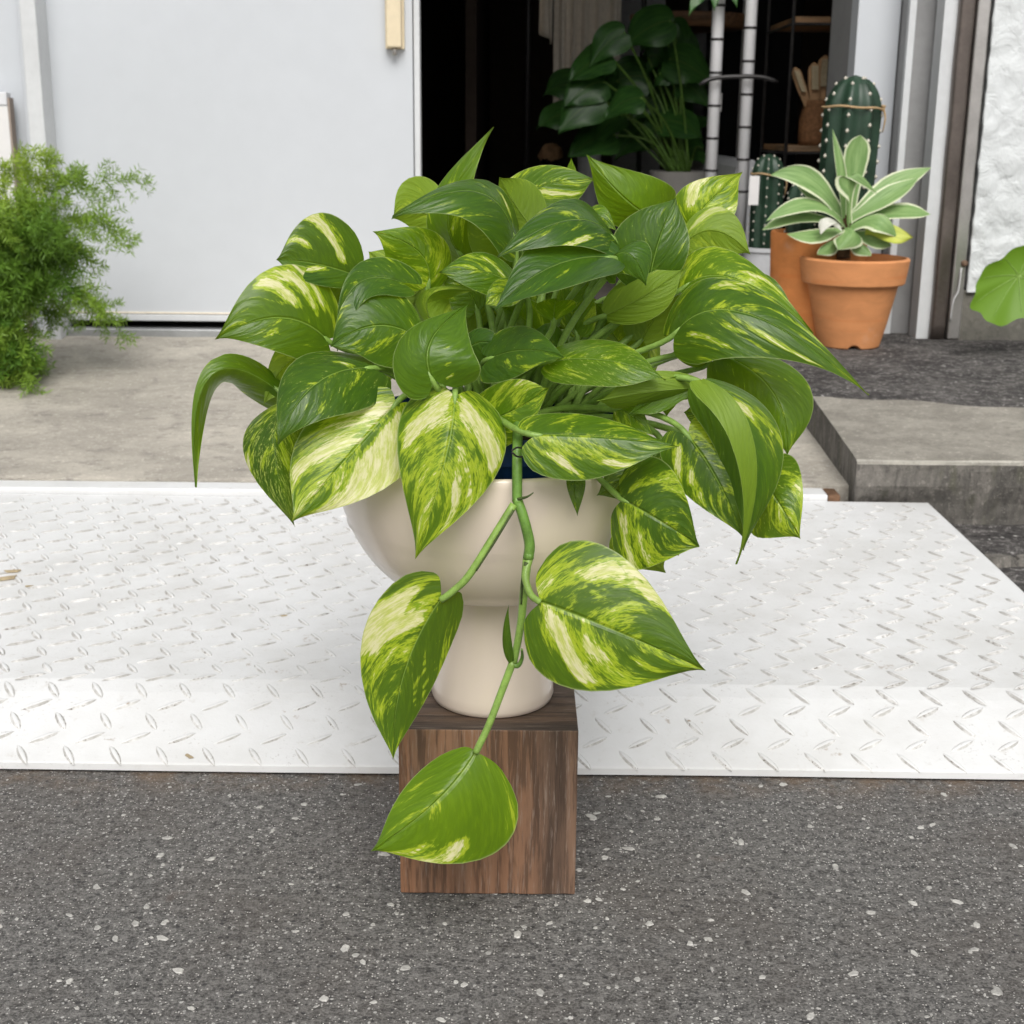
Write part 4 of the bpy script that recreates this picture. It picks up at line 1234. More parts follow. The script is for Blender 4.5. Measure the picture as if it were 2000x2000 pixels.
for i in range(12):                               # far side, hanging down behind
    a = frg.uniform(R(25), R(155))
    bx, by = PX0 + 0.13 * math.cos(a), 8 + 7 * math.sin(a)
    px = 985 + 300 * math.cos(a)
    py = frg.uniform(600, 690)
    P((px, py), (px + 25 * math.cos(a), py + 40), (px + 40 * math.cos(a), py + 120), (px - 50, py + 40), (px + 50, py + 40), (by, by + 3, by + 4), frg.uniform(.1, .45), frg.uniform(.1, .6), .3, under=True)

# --- trailing vines
def vp(px, py, d): return U(px, py, PY0 + d * 0.01)
def ptube(name, pts, rad, mat, parent, n=24, seg=10):
    P3 = spline([vp(*p) for p in pts], n)
    r = [rad[0] + (rad[1] - rad[0]) * i / n for i in range(n + 1)] if isinstance(rad, tuple) else rad
    return tube(name, P3, r, mat, parent, seg)
v1 = ptube('vine_stem', [(1012, 800, -8.0), (1011, 850, -12.6), (1010, 900, -14.0), (1010, 980, -14.6)], (0.0036, 0.0037), M['stem'], plant)
v2 = ptube('vine_stem', [(1010, 975, -14.6), (1022, 1010, -14.9), (1034, 1060, -15.0), (1032, 1090, -15.0)], (0.0036, 0.0040), M['stem'], plant)
ptube('node_ring', [(1027, 1084, -15.0), (1038, 1086, -15.0)], 0.0043, M['stem'], v2, 4)
ptube('node_ring', [(1005, 978, -14.6), (1015, 979, -14.6)], 0.0042, M['stem'], v1, 4)
v3 = ptube('vine_stem', [(1030, 1092, -15.0), (1024, 1150, -14.8), (1017, 1220, -14.4), (1003, 1296, -14.0)], (0.0034, 0.0028), M['petiole'], plant)
ptube('sheath', [(1028, 1098, -15.4), (1020, 1140, -15.2), (1018, 1180, -15.0)], (0.0016, 0.0006), M['sheath'], v3, 12)
ptube('aerial_root', [(1012, 975, -14.9), (1030, 970, -15.3), (1042, 962, -15.2)], (0.0013, 0.0004), M['sheath'], v1, 10, 6)
ptube('tie_wire', [(1000, 880, -15.6), (1011, 874, -14.8), (1030, 878, -13.8), (1060, 880, -11.6)], 0.0007, M['black_steel'], v1, 16, 6)
ptube('tie_wire', [(1000, 884, -15.6), (1012, 892, -14.8), (1035, 890, -13.6), (1062, 886, -11.5)], 0.0007, M['black_steel'], v1, 16, 6)
l1 = P((862, 1170), (789, 1318), (768, 1482), (708, 1235), (858, 1320), (-15.5, -15.5, -15.6), 0.40, 0.22, 0.15, 0.25, 0.35, cup=-0.12, petiole=False, wr=.42, streaks=[(-.02, .14, .45, 1.2, -1, 1.2), (.14, .05, .05, .8, -1, .8), (.22, .025, .3, .95, 1, .6), (.36, .02, .3, .9, 1, .6), (.06, .025, .4, .95, 1, .5)])
ptube('petiole', [(1004, 985, -14.8), (960, 1055, -15.4), (915, 1125, -15.7), (884, 1155, -15.6), (861, 1172, -15.5)], (0.0030, 0.0026), M['petiole'], l1)
ptube('sheath', [(1003, 996, -15.1), (965, 1060, -15.7), (930, 1115, -15.9)], (0.0011, 0.0007), M['sheath'], l1, 14, 6)
l2 = P((1055, 1176), (1190, 1228), (1379, 1310), (1190, 1070), (1105, 1348), (-16, -17.5, -18), 0.40, 0.28, 0.18, 0.45, -0.25, cup=-0.12, petiole=False, wr=.48, tw=.33, streaks=[(.13, .055, .12, .95, 1, 1.3), (.30, .022, .25, .55, 1, .8), (.10, .06, .45, 1.15, -1, .8), (.28, .06, .7, 1.2, -1, 1.0), (.25, .05, .2, .5, -1, .6), (.55, .03, .3, .8, 1, .6), (.62, .03, .8, 1.1, 1, .8)])
ptube('petiole', [(1034, 1090, -15.0), (1026, 1125, -15.6), (1036, 1160, -16.0), (1054, 1176, -16.0)], (0.0030, 0.0024), M['petiole'], l2)
l3 = P((930, 1468), (850, 1568), (724, 1663), (795, 1532), (978, 1668), (-15, -17, -17.5), 0.20, 0.72, 0.12, 0.3, 0.2, cup=-0.12, petiole=False, wr=.50, tw=.36, lobe=.06, streaks=[(.30, .10, .55, 1.3, 1, 1.0), (.52, .04, .4, 1.1, 1, .7), (.12, .05, .6, 1.0, 1, .2)])
ptube('petiole', [(1002, 1292, -14.0), (980, 1350, -14.2), (955, 1415, -14.6), (929, 1470, -15)], (0.0030, 0.0027), M['petiole'], l3)
# unfurled spear and curled tip at the last node
sp = P((996, 1298, ), (986, 1250), (994, 1180), (981, 1250), (1001, 1260), (-14.2, -14.6, -14.4), 0.0, 0.05, 0.0, 0.6, 0.6, cup=0.5, lobe=0, petiole=False, wr=.12)
ptube('tendril', [(1000, 1296, -14.0), (1012, 1300, -14.2), (1020, 1284, -14.4), (1019, 1268, -15.4)], (0.0024, 0.0008), M['stem'], v3, 14)
# ===== BACKGROUND OBJECTS =====
# ------------------------------------------------------------------ terracotta pots, agave and cacti on the step
fp = UZ(1662, 684, Z_TIER)
rb, rrim = 0.067, 0.1185
AX, AY = U(1662, 600, fp.y + rb).x, fp.y + rb
zrim = U(1662, 512, AY - rrim).z
h = zrim - Z_TIER
fpot = thing('terracotta_pot', 'pale terracotta pot with thick rim and drain notch, holding the agave', 'flower pot', (AX, AY, Z_TIER))
pr = [(0.0, 0.002), (rb - 0.004, 0.0), (rb, 0.003), (rb + 0.012, h * 0.25), (rb + 0.030, h * 0.68), (rb + 0.0315, h * 0.705), (rrim - 0.010, h * 0.715), (rrim - 0.007, h * 0.73), (rrim, h * 0.985), (rrim - 0.002, h), (rrim - 0.008, h + 0.001), (rrim - 0.010, h - 0.006), (rrim - 0.016, h - 0.05), (0.0, h - 0.05)]
pot = lathe('pot_body', pr, (AX, AY, Z_TIER), M['terra'], fpot, 128, auto=24)
for v in pot.data.vertices:                       # drain notch cut into the foot
    a = math.atan2(v.co.y, v.co.x)
    da = abs(a - R(-92))
    if da < 0.20 and v.co.z < 0.004 and math.hypot(v.co.x, v.co.y) > 0.03: v.co.z += 0.008 * math.cos(da / 0.20 * math.pi / 2) ** 0.5
lathe('soil', [(rrim - 0.013, h - 0.030), (0.05, h - 0.024), (0.0, h - 0.022)], (AX, AY, Z_TIER), M['soil'], fpot, 40, auto=None)
ag = thing('agave_plant', 'pale green soft agave with white leaf margins in the terracotta pot', 'plant', (AX, AY, zrim - 0.024))
tube('stem', spline([U(1647, 505, AY - 0.005), U(1648, 475, AY), U(1652, 440, AY), U(1656, 420, AY)], 12), [0.015 - 0.0003 * i for i in range(13)], M['agave_stem'], ag, 12)
tube('stem_base', [U(1647, 508, AY - 0.005), (U(1647, 505, AY - 0.005).x, AY - 0.005, zrim - 0.03)], 0.016, M['agave_stem'], ag, 12)
def A(B, Mi, T, L, Rr, d, mat='agave', cup=0.25, under=False, tw=.55, wave=0.02):
    LEAFNO[0] += 1
    g = lambda p, q: U(p[0], p[1], AY + q * 0.01)
    blade('leaf', g(B, d[0]), g(Mi, d[1]), g(T, d[2]), g(L, d[1] + (d[3] if len(d) > 3 else 0)), g(Rr, d[1] + (d[4] if len(d) > 4 else 0)), M[mat], ag,
          W=WAGAVE, lobe=0.0, cup=cup, wave=wave, under=under, seed=LEAFNO[0], nu=22, nv=12, tw=tw, follow=.8)
A((1660, 425), (1668, 325), (1681, 264), (1645, 311), (1696, 311), (1, 2, 2))
A((1648, 425), (1641, 335), (1626, 252), (1632, 347), (1652, 347), (-1, -1, 0, 1.0, 1.0), cup=.5)
A((1645, 420), (1578, 340), (1504, 342), (1598, 340), (1574, 380), (0, -1, -3, 1.5, -1.5))
A((1648, 424), (1610, 395), (1550, 352), (1612, 362), (1590, 400), (1, 1.5, 1, 1.5, -1))
A((1650, 437), (1578, 396), (1496, 432), (1572, 388), (1588, 418), (-1, -3, -6, 1.5, -1.5))
A((1646, 438), (1558, 424), (1489, 449), (1556, 416), (1556, 441), (-1, -2, -4, 2, -2))
A((1653, 436), (1664, 340), (1713, 378), (1642, 385), (1680, 362), (-3, -5, -6, 0.5, 1), cup=.3)
A((1664, 424), (1735, 365), (1819, 327), (1722, 352), (1748, 388), (0, 1, 2, 1.5, -1.5))
A((1662, 426), (1730, 385), (1795, 346), (1715, 375), (1742, 402), (-1, -1, 0, 1.5, -1.5))
A((1668, 438), (1745, 412), (1818, 419), (1752, 400), (1760, 432), (-1, -1, -1, 2, -2))
A((1670, 434), (1715, 412), (1752, 403), (1712, 402), (1722, 424), (3, 3.5, 4, 1.5, -1))
A((1660, 440), (1722, 420), (1752, 464), (1722, 420), (1702, 458), (-2, -5.6, -6, 1, -1.5))
A((1690, 448), (1735, 448), (1783, 464), (1730, 436), (1735, 476), (-2, -5, -6.5, 1, -1), 'agave_yellow', wave=.12)
A((1655, 443), (1662, 455), (1636, 488), (1632, 462), (1688, 470), (-3, -6, -7.5, 1, 1), cup=-.2)
A((1643, 445), (1597, 455), (1536, 457), (1595, 448), (1600, 477), (-2, -4, -6, 1.5, -1.5), cup=.1)
A((1640, 465), (1622, 475), (1596, 497), (1608, 478), (1634, 494), (-2, -3.5, -5), cup=-.1)
A((1660, 470), (1678, 478), (1702, 500), (1665, 494), (1692, 480), (-2, -3.5, -5), cup=-.1)
A((1665, 455), (1700, 465), (1742, 480), (1705, 452), (1700, 485), (-1, -3, -4, 1, -1))
A((1642, 440), (1612, 425), (1603, 458), (1600, 432), (1634, 448), (-4, -6.5, -7.5, .5, .5), 'agave_white', cup=.3)

BY = 3.185
BX = U(1594, 550, BY).x
rbk = 0.1085
bzr = U(1594, 459, BY - rbk).z
hb_ = bzr - Z_TIER
bpot = thing('cylinder_pot', 'tall straight orange terracotta pot behind the agave pot', 'flower pot', (BX, BY, Z_TIER))
lathe('pot_body', [(0.0, 0.001), (rbk - 0.012, 0.0), (rbk - 0.009, 0.003), (rbk, hb_ - 0.003), (rbk - 0.002, hb_), (rbk - 0.008, hb_), (rbk - 0.010, hb_ - 0.004), (rbk - 0.012, hb_ - 0.05), (0, hb_ - 0.05)], (BX, BY, Z_TIER), M['terra2'], bpot, 80, auto=45)
lathe('soil', [(rbk - 0.0105, hb_ - 0.022), (0.05, hb_ - 0.018), (0.0, hb_ - 0.017)], (BX, BY, Z_TIER), M['soil'], bpot, 40, auto=None)
def cactus(name, label, px, ytop, ybot, hw, Y, ribs, base_z, nar, ph=0.0, twine=None, lean=0.0, group=None):
    c = U(px, ybot, Y)
    top = U(px, ytop, Y).z
    r = hw / (F / (c - CAM).dot(_fw))
    t = thing(name, label, 'cactus', (c.x, Y, base_z), group)
    H = top - base_z
    prof, n = [], 34
    for i in range(n + 1):
        z = H * i / n
        e = max(0.0, (z - (H - r * 1.35)) / (r * 1.35))
        prof.append((max(1e-5, r * (1 - 0.06 * (1 - i / n)) * math.sqrt(max(0, 1 - e * e))) if i < n else 1e-5, z))
    rib = lambda a, z: 1 - 0.17 * (0.5 - 0.5 * math.cos((a + ph) * ribs)) ** 0.8
    sh = Matrix(((1, 0, lean, 0), (0, 1, 0, 0), (0, 0, 1, 0), (0, 0, 0, 1))).to_3x3()
    lathe('body', prof, (c.x, Y, base_z), M['cactus'], t, ribs * 12, auto=None, rfun=rib, tilt=sh)
    V, Fc = [], []
    for k in range(ribs):
        a = 2 * math.pi * k / ribs - ph
        for q in range(nar):
            z = H * (q + 0.4 + 0.35 * (k % 2)) / nar
            if z > H * 0.985: continue
            e = max(0.0, (z - (H - r * 1.35)) / (r * 1.35))
            rad = r * math.sqrt(max(0, 1 - e * e)) * 0.985
            p = Vector((c.x + lean * z + rad * math.cos(a), Y + rad * math.sin(a), base_z + z))
            b = len(V)
            s = r * 0.072
            for (dx, dy, dz) in ((1, 0, 0), (-1, 0, 0), (0, 1, 0), (0, -1, 0), (0, 0, 1.2), (0, 0, -1.2)):
                V.append(p + Vector((dx, dy, dz)) * s)
            for f in ((0, 2, 4), (2, 1, 4), (1, 3, 4), (3, 0, 4), (2, 0, 5), (1, 2, 5), (3, 1, 5), (0, 3, 5)): Fc.append(tuple(b + i for i in f))
    o = mobj('areoles', V, Fc, M['areole'], t, None, True)
    o['kind'] = 'stuff'
    if twine is not None:
        zt = U(px, twine, Y).z - base_z
        pts = []
        for i in range(49):
            a = 2 * math.pi * i / 48
            pts.append((c.x + lean * zt + r * 1.015 * math.cos(a), Y + r * 1.015 * math.sin(a), base_z + zt + 0.004 * math.cos(a * 1 + 2.5) + 0.0012 * math.sin(a * 5)))
        tube('twine', pts, 0.0026, M['twine'], t, 8)
        ka = R(-25)
        kp = Vector((c.x + lean * zt + r * 1.03 * math.cos(ka), Y + r * 1.03 * math.sin(ka), base_z + zt))
        tube('twine_knot', spline([kp + Vector((0, 0, 0.008)), kp, kp + Vector((0.005, -0.003, -0.02)), kp + Vector((0.002, 0, -0.05))], 10), [0.005, 0.006, 0.005, 0.004, 0.003, 0.0025, 0.002, 0.002, 0.002, 0.0015, 0.001], M['twine'], t, 6)
    return t
cactus('tall_cactus', 'tall dark green columnar cactus tied with twine behind the agave', 1644, 146, 440, 56, BY + 0.01, 8, Z_TIER + hb_ - 0.024, 11, 0.35, 212, 0.02)
cactus('short_cactus', 'short rounded cactus left of the tall one in the orange cylinder pot', 1566, 347, 445, 35, BY + 0.012, 7, Z_TIER + hb_ - 0.024, 5, 0.1)

# white bucket with small tagged cactus, just inside the doorway
KY = 3.66
kx = U(1498, 520, KY).x
rk = 0.067
kz1 = U(1498, 486, KY - rk).z
bk = thing('white_bucket', 'white enamel bucket behind the orange cylinder pot', 'bucket', (kx, KY, Z_TIER))
lathe('bucket_wall', [(0, 0.001), (rk - 0.012, 0.0), (rk - 0.003, kz1 - Z_TIER - 0.012), (rk + 0.002, kz1 - Z_TIER - 0.010), (rk + 0.002, kz1 - Z_TIER), (rk - 0.004, kz1 - Z_TIER), (rk - 0.006, kz1 - Z_TIER - 0.03), (0, kz1 - Z_TIER - 0.03)], (kx, KY, Z_TIER), M['white_pot'], bk, 48, auto=40)
lathe('soil', [(rk - 0.0055, kz1 - Z_TIER - 0.02), (0.0, kz1 - Z_TIER - 0.018)], (kx, KY, Z_TIER), M['soil'], bk, 30, auto=None)
sc_ = cactus('tagged_cactus', 'small dark cactus with a white tag in the white bucket', 1493, 300, 470, 32, KY, 8, kz1 - 0.022, 11, 0.2, 342)
tg0 = U(1473, 372, KY - 0.055)
V, Fc = boxgeo(tg0.x - 0.013, tg0.x + 0.012, tg0.y - 0.001, tg0.y, tg0.z - 0.036, tg0.z + 0.036)
mobj('price_tag', V, Fc, M['paper'], sc_)

# ------------------------------------------------------------------ inside the shop
def flat_leaf(name, B, T, nrm, hw, mat, parent, seed, W=WLONG, lobe=0.05, droop=0.02, split=False):
    Mi = (B + T) * 0.5 + Vector((0, 0, droop))
    side = (T - B).cross(nrm).normalized() * hw
    Mw = B + (T - B) * 0.36 + Vector((0, 0, droop * .9))
    o, _, _n = blade(name, B, Mi, T, Mw + side, Mw - side, mat, parent, W=W, lobe=lobe, cup=-0.12, wave=0.12, seed=seed, nu=26 if split else 16, nv=10)
    return o
# linen garment
LYc = 5.6
gar = thing('linen_garment', 'beige linen garment hanging in the dark doorway', 'garment', (U(1130, 70, LYc).x, LYc, U(1130, 150, LYc).z))
def cloth(name, x0, x1, ztop, zbot_f, Y, nf, amp, mat, parent, seed):
    rg = random.Random(seed)
    V, Fc = [], []
    nx, nz = 60, 24
    for j in range(nz + 1):
        k = j / nz
        for i in range(nx + 1):
            q = i / nx
            x = x0 + (x1 - x0) * q + 0.01 * k * math.sin(q * 7 + seed)
            z = ztop + (zbot_f(q) - ztop) * k
            y = Y + amp * (0.4 + 0.6 * k) * (math.sin(q * nf * 6.28 + 0.8 * math.sin(k * 2 + seed)) + 0.4 * math.sin(q * nf * 13.1 + 1 + seed))
            V.append((x, y, z))
    for j in range(nz):
        for i in range(nx):
            a = j * (nx + 1) + i
            Fc.append((a, a + 1, a + nx + 2, a + nx + 1))
    o = mobj(name, V, Fc, mat, parent, None, True)
    sm = o.modifiers.new('thick', 'SOLIDIFY')
    sm.thickness = 0.003
    return o
zt = 1.75
cloth('body', U(1078, 80, LYc).x, U(1208, 80, LYc).x, zt, lambda q: U(1130, 232 + 12 * math.sin(q * 9), LYc).z, LYc, 5, 0.014, M['linen'], gar, 1)
cloth('sleeve', U(1056, 50, LYc).x, U(1082, 50, LYc).x, zt, lambda q: U(1060, 66 + 22 * q, LYc).z, LYc - 0.03, 1.5, 0.012, M['linen'], gar, 4)
tube('hanger_rail', [(U(1030, 0, LYc).x, LYc, zt - 0.01), (U(1260, 0, LYc).x, LYc, zt - 0.01)], 0.012, M['black_steel'], gar, 10)
for px in (1032, 1258): tube('hanger_leg', [(U(px, 0, LYc).x, LYc, zt), (U(px, 0, LYc).x, LYc, Z_SILL)], 0.010, M['black_steel'], gar, 8)
# pale panel added in place of a bright patch behind the garment
V, Fc = boxgeo(U(1205, 0, 6.6).x, U(1300, 0, 6.6).x, 6.6, 6.66, Z_SILL, 2.2)
tag(mobj('pale_panel', V, Fc, M['jamb_white'], None, None), 'narrow pale panel standing in for a bright patch behind the linen garment', 'screen')
# round table high up on a single leg
TYc = 5.5
tz = U(1330, 30, TYc).z
tx = U(1345, 40, TYc).x
rt_ = thing('round_table', 'round brown wooden table top above the dark leafy plant', 'table', (tx, TYc, Z_SILL))
lathe('table_top', [(0, tz - 0.03), (0.200, tz - 0.05), (0.215, tz - 0.035), (0.222, tz - 0.008), (0.220, tz), (0.0, tz)], (tx, TYc, 0), M['tablewood'], rt_, 64)
tube('leg', [(tx, TYc, Z_SILL), (tx, TYc, tz - 0.028)], 0.020, M['black_steel'], rt_, 12)
lathe('foot', [(0, Z_SILL + 0.001), (0.14, Z_SILL + 0.001), (0.14, Z_SILL + 0.012), (0.02, Z_SILL + 0.02)], (tx, TYc, 0), M['black_steel'], rt_, 40)
# dark split-leaf plant in a pale grey pot
SY = 5.0
sx_ = U(1330, 345, SY).x
rs = 62 / (F / (U(1330, 345, SY) - CAM).dot(_fw))
sz = U(1330, 336, SY - rs).z
gp = thing('grey_planter', 'pale grey clay planter holding the dark leafy shop plant', 'planter', (sx_, SY, Z_SILL))
lathe('planter_wall', [(0, Z_SILL + 0.003), (rs * 0.78, Z_SILL + 0.003), (rs * 0.98, sz - 0.01), (rs, sz), (rs - 0.008, sz), (rs - 0.012, sz - 0.03), (0, sz - 0.03)], (sx_, SY, 0), M['grey_pot'], gp, 48, auto=45)
lathe('soil', [(rs - 0.011, sz - 0.022), (0, sz - 0.020)], (sx_, SY, 0), M['soil'], gp, 30, auto=None)
dp = thing('split_leaf_plant', 'dark green large leaved plant in the shadowy doorway', 'plant', (sx_, SY, sz - 0.02))
drg = random.Random(8)
tips = [(1215, 75), (1240, 130), (1150, 110), (1110, 140), (1060, 165), (1048, 230), (1090, 240), (1130, 200), (1180, 210), (1150, 270), (1215, 175), (1270, 150), (1300, 110), (1340, 150), (1370, 120), (1385, 190), (1350, 230), (1300, 240), (1250, 255), (1200, 290), (1110, 285), (1280, 200), (1330, 90), (1180, 150), (1250, 80), (1395, 150), (1375, 250), (1320, 290), (1100, 190), (1230, 220)]
for i, (px, py) in enumerate(tips):
    Yq = SY + drg.uniform(-0.22, 0.28)
    T = U(px, py + 22, Yq)
    out = Vector((px - 1330, 0, 0)).normalized() if abs(px - 1330) > 30 else Vector((drg.uniform(-1, 1), 0, 0))
    ln = drg.uniform(0.13, 0.21)
    B = T + Vector((-out.x * ln * 0.75, drg.uniform(-.03, .03), drg.uniform(0.03, 0.12)))
    lf = flat_leaf('leaf', B, T, Vector((drg.uniform(-.5, .5), -0.9, drg.uniform(.2, .9))).normalized(), ln * 0.40, M['dark_leaf'], dp, i + 300, W=WPOTHOS, lobe=.1)
    S = Vector((sx_ + drg.uniform(-.03, .03), SY + drg.uniform(-.03, .03), sz - 0.022))
    tube('petiole', spline([S, S * .5 + B * .5 + Vector((0, 0, 0.05)), B], 10), 0.0042, M['stem'], lf, 7)
# hanging sprig at the top
hs = thing('hanging_sprig', 'green leafy sprig hanging at the top of the doorway', 'plant', tuple(U(1370, -60, 3.85)))
for i, (bx_, by_, tx_, ty_) in enumerate(((1385, -20, 1345, 32), (1400, -25, 1395, 22), (1410, -25, 1440, 14), (1375, -40, 1420, -5))):
    flat_leaf('leaf', U(bx_, by_, 3.85), U(tx_, ty_, 3.82), Vector((0.1, -0.9, 0.5)).normalized(), 0.022, M['dark_leaf'], hs, 500 + i, W=WPOTHOS, lobe=.08)
tube('stem', spline([U(1370, -420, 3.86), U(1375, -200, 3.85), U(1390, -20, 3.85)], 12), 0.004, M['stem'], hs, 7)
# white poles added in place of bright bands of light; black cabinet
cab = thing('black_cabinet', 'glossy black cabinet behind the white poles', 'cabinet', (U(1460, 200, 5.7).x, 5.7, Z_SILL))
box('body', U(1375, 200, 5.7).x, U(1560, 200, 5.7).x, 5.7, 6.1, Z_SILL + 0.003, 1.9, M['black_gloss'], cab, bev=0.004)
box('door_seam', U(1442, 200, 5.7).x, U(1446, 200, 5.7).x, 5.694, 5.699, Z_SILL + 0.05, 1.88, M['steel'], cab)
for n_, (pxt, lab) in enumerate(((1396, 'white ringed pole standing in for a bright band of light, nearest the dark leafy plant'), (1459, 'white ringed pole standing in for a bright band of light, beside the wire rack'))):
    Yq = 3.90
    x = U(pxt, 180, Yq).x
    po = thing('bright_band_pole', lab, 'pole', (x, Yq, Z_SILL), 'poles standing in for bright bands in the shop')
    tube('pole', [(x, Yq, Z_SILL + 0.002), (x, Yq, 2.3)], 0.0165, M['bright_band'], po, 28)
    z = 0.42 + 0.03 * n_
    while z < 1.2:
        tube('ring', [(x, Yq, z), (x, Yq, z + 0.006)], 0.0185, M['black_steel'], po, 20)
        z += 0.085
tube('cross_arm', spline([U(1365, 165, 3.86), U(1400, 152, 3.86), U(1480, 150, 3.86), U(1520, 160, 3.86)], 14), [0.002] + [0.006] * 13 + [0.002], M['black_steel'], bpy.data.objects['bright_band_pole.001'], 8)
pt = U(1403, 200, 4.6)
tg_ = box('price_tag', pt.x - 0.012, pt.x + 0.011, 4.6, 4.6012, pt.z - 0.028, pt.z + 0.028, M['paper'])
tag(tg_, 'small white price tag hanging among the dark leaves', 'price tag')
# pale bin below second pole
bxx = U(1452, 400, 4.4)
bn = thing('pale_bin', 'pale blue grey bin with rounded top below the ringed pole', 'bin', (bxx.x, 4.4, Z_SILL))
zb2 = U(1455, 312, 4.4).z
V, Fc = [], []
n = 20
outl = [(-0.032, Z_SILL + 0.003)] + [(-0.032 + 0.0 + 0.027 * (1 - math.cos(a)) if a < math.pi / 2 else -0.005 + 0.037 * (1), 0) for a in ()]
outl = [(-0.034, Z_SILL + 0.003), (-0.034, zb2 - 0.05), (-0.026, zb2 - 0.022), (-0.010, zb2 - 0.006), (0.008, zb2), (0.028, zb2 - 0.001), (0.031, zb2 - 0.006), (0.031, Z_SILL + 0.003)]
for yy in (4.4, 5.6):
    for (a, z) in outl: V.append((bxx.x + a, yy, z))
k = len(outl)
Fc = [tuple(range(k - 1, -1, -1)), tuple(range(k, 2 * k))] + [(i, (i + 1) % k, k + (i + 1) % k, k + i) for i in range(k)]
bevel(mobj('bin_body', V, Fc, M['white_pot'], bn), 0.004)
# wire rack with shelves
RYk0, RYk1 = 4.05, 4.45
ra = thing('wire_rack', 'black wire rack with wooden shelves behind the tall cactus', 'rack', (U(1590, 300, RYk0).x, RYk0, Z_SILL))
xr0, xr1 = U(1543, 150, RYk0).x, U(1622, 100, RYk0).x
xr2 = xr1 + 0.40
zs1, zs2 = U(1600, 44, RYk0).z, U(1560, 296, RYk0).z
for x in (xr0, xr1, xr2):
    tube('upright', [(x, RYk0, Z_SILL + 0.002), (x, RYk0, 2.0)], 0.0052, M['black_steel'], ra, 10)
for x in (xr0, xr2):
    tube('upright', [(x, RYk1, Z_SILL + 0.002), (x, RYk1, 2.0)], 0.0052, M['black_steel'], ra, 10)
for z in (zs1, zs2):
    box('shelf', xr0 + 0.006, xr2 - 0.006, RYk0 + 0.006, RYk1 - 0.006, z, z + 0.016, M['board'], ra, bev=0.001)
    tube('side_wire', [(xr0, RYk0, z - 0.004), (xr0, RYk1, z - 0.004)], 0.0035, M['black_steel'], ra, 8)
    tube('front_wire', [(xr0, RYk0, z - 0.004), (xr2, RYk0, z - 0.004)], 0.0035, M['black_steel'], ra, 8)
# basket with wooden brushes on lower shelf
by = RYk0 + 0.10
bx = U(1592, 250, by).x
zsh = zs2 + 0.016
zbk = U(1590, 196, by).z - zsh
bs = thing('wicker_basket', 'brown wicker jar with wooden brushes on the rack shelf', 'basket', (bx, by, zsh))
rb_ = 0.046
lathe('jar', [(0, 0.0005), (rb_ * .95, 0.0), (rb_, zbk * .15), (rb_ * 1.0, zbk * .55), (rb_ * .78, zbk * .92), (rb_ * .80, zbk), (rb_ * .72, zbk), (rb_ * .70, zbk * .8), (0, zbk * .6)], (bx, by, zsh), M['basket'], bs, 48, auto=None,
      rfun=lambda a, z: 1 + 0.03 * math.sin(a * 18) )
for i, (bx0, by0, tx0, ty0, wd) in enumerate(((1580, 215, 1552, 132, 0.013), (1590, 215, 1590, 122, 0.017), (1600, 215, 1612, 108, 0.019), (1606, 215, 1606, 112, 0.012))):
    Bq, Tq = U(bx0, by0, by - 0.01 + 0.012 * i), U(tx0, ty0, by - 0.02 + 0.014 * i)
    dv = (Tq - Bq).normalized()
    sd2 = dv.cross(Vector((0, 1, 0))).normalized()
    V, Fc = [], []
    N = 12
    for k2 in range(N + 1):
        q = k2 / N
        w = wd * (0.55 + 0.45 * min(1, q * 2)) * math.sqrt(max(0.02, 1 - max(0, (q - .82) / .18) ** 2))
        for (a, b_) in ((-1, -1), (1, -1), (1, 1), (-1, 1)):
            V.append(Bq + (Tq - Bq) * q + sd2 * (a * w) + Vector((0, b_ * 0.005, 0)))
    for k2 in range(N):
        for e in range(4): Fc.append((k2 * 4 + e, k2 * 4 + (e + 1) % 4, k2 * 4 + 4 + (e + 1) % 4, k2 * 4 + 4 + e))
    Fc += [(0, 3, 2, 1), (N * 4, N * 4 + 1, N * 4 + 2, N * 4 + 3)]
    br = thing('wooden_brush', ('pale slanted wooden brush at the left of the basket', 'pale bristled brush in the middle of the basket', 'tall brown wooden brush at the right of the basket', 'narrow wooden brush at the back of the basket')[i], 'brush', tuple(Bq), 'brushes in the basket')
    ob = mobj('back', V, Fc, M['brush_wood'], br)
    V2, F2 = [], []
    for k2 in range(14):
        q = 0.45 + 0.5 * k2 / 14
        p = Bq + (Tq - Bq) * q + Vector((0, -0.005, 0))
        bxg, bf = boxgeo(-wd * .55, wd * .55, -0.012, 0.0, -0.0016, 0.0016)
        bb = len(V2)
        V2 += [p + Vector(v) for v in bxg]
        F2 += [tuple(bb + e for e in f) for f in bf]
    mobj('bristles', V2, F2, M['bristle'], br)
ds = thing('dried_cone', 'small fuzzy grey green dried cone right of the brushes on the rack', 'dried cone', tuple(U(1640, 250, by + 0.08)))
ds.location.z = zsh
ORG[ds.name] = Vector(ds.location)
cx_ = U(1640, 160, by + 0.08)
lathe('cone', [(0.0, 0.0), (0.02, 0.0), (0.022, 0.05), (0.034, (cx_.z - zsh) * .75), (0.02, (cx_.z - zsh)), (0.0, (cx_.z - zsh) + 0.025)], (cx_.x, cx_.y, zsh), M['sheath'], ds, 40, auto=None, rfun=lambda a, z: 1 + 0.12 * math.sin(a * 9 + z * 160))
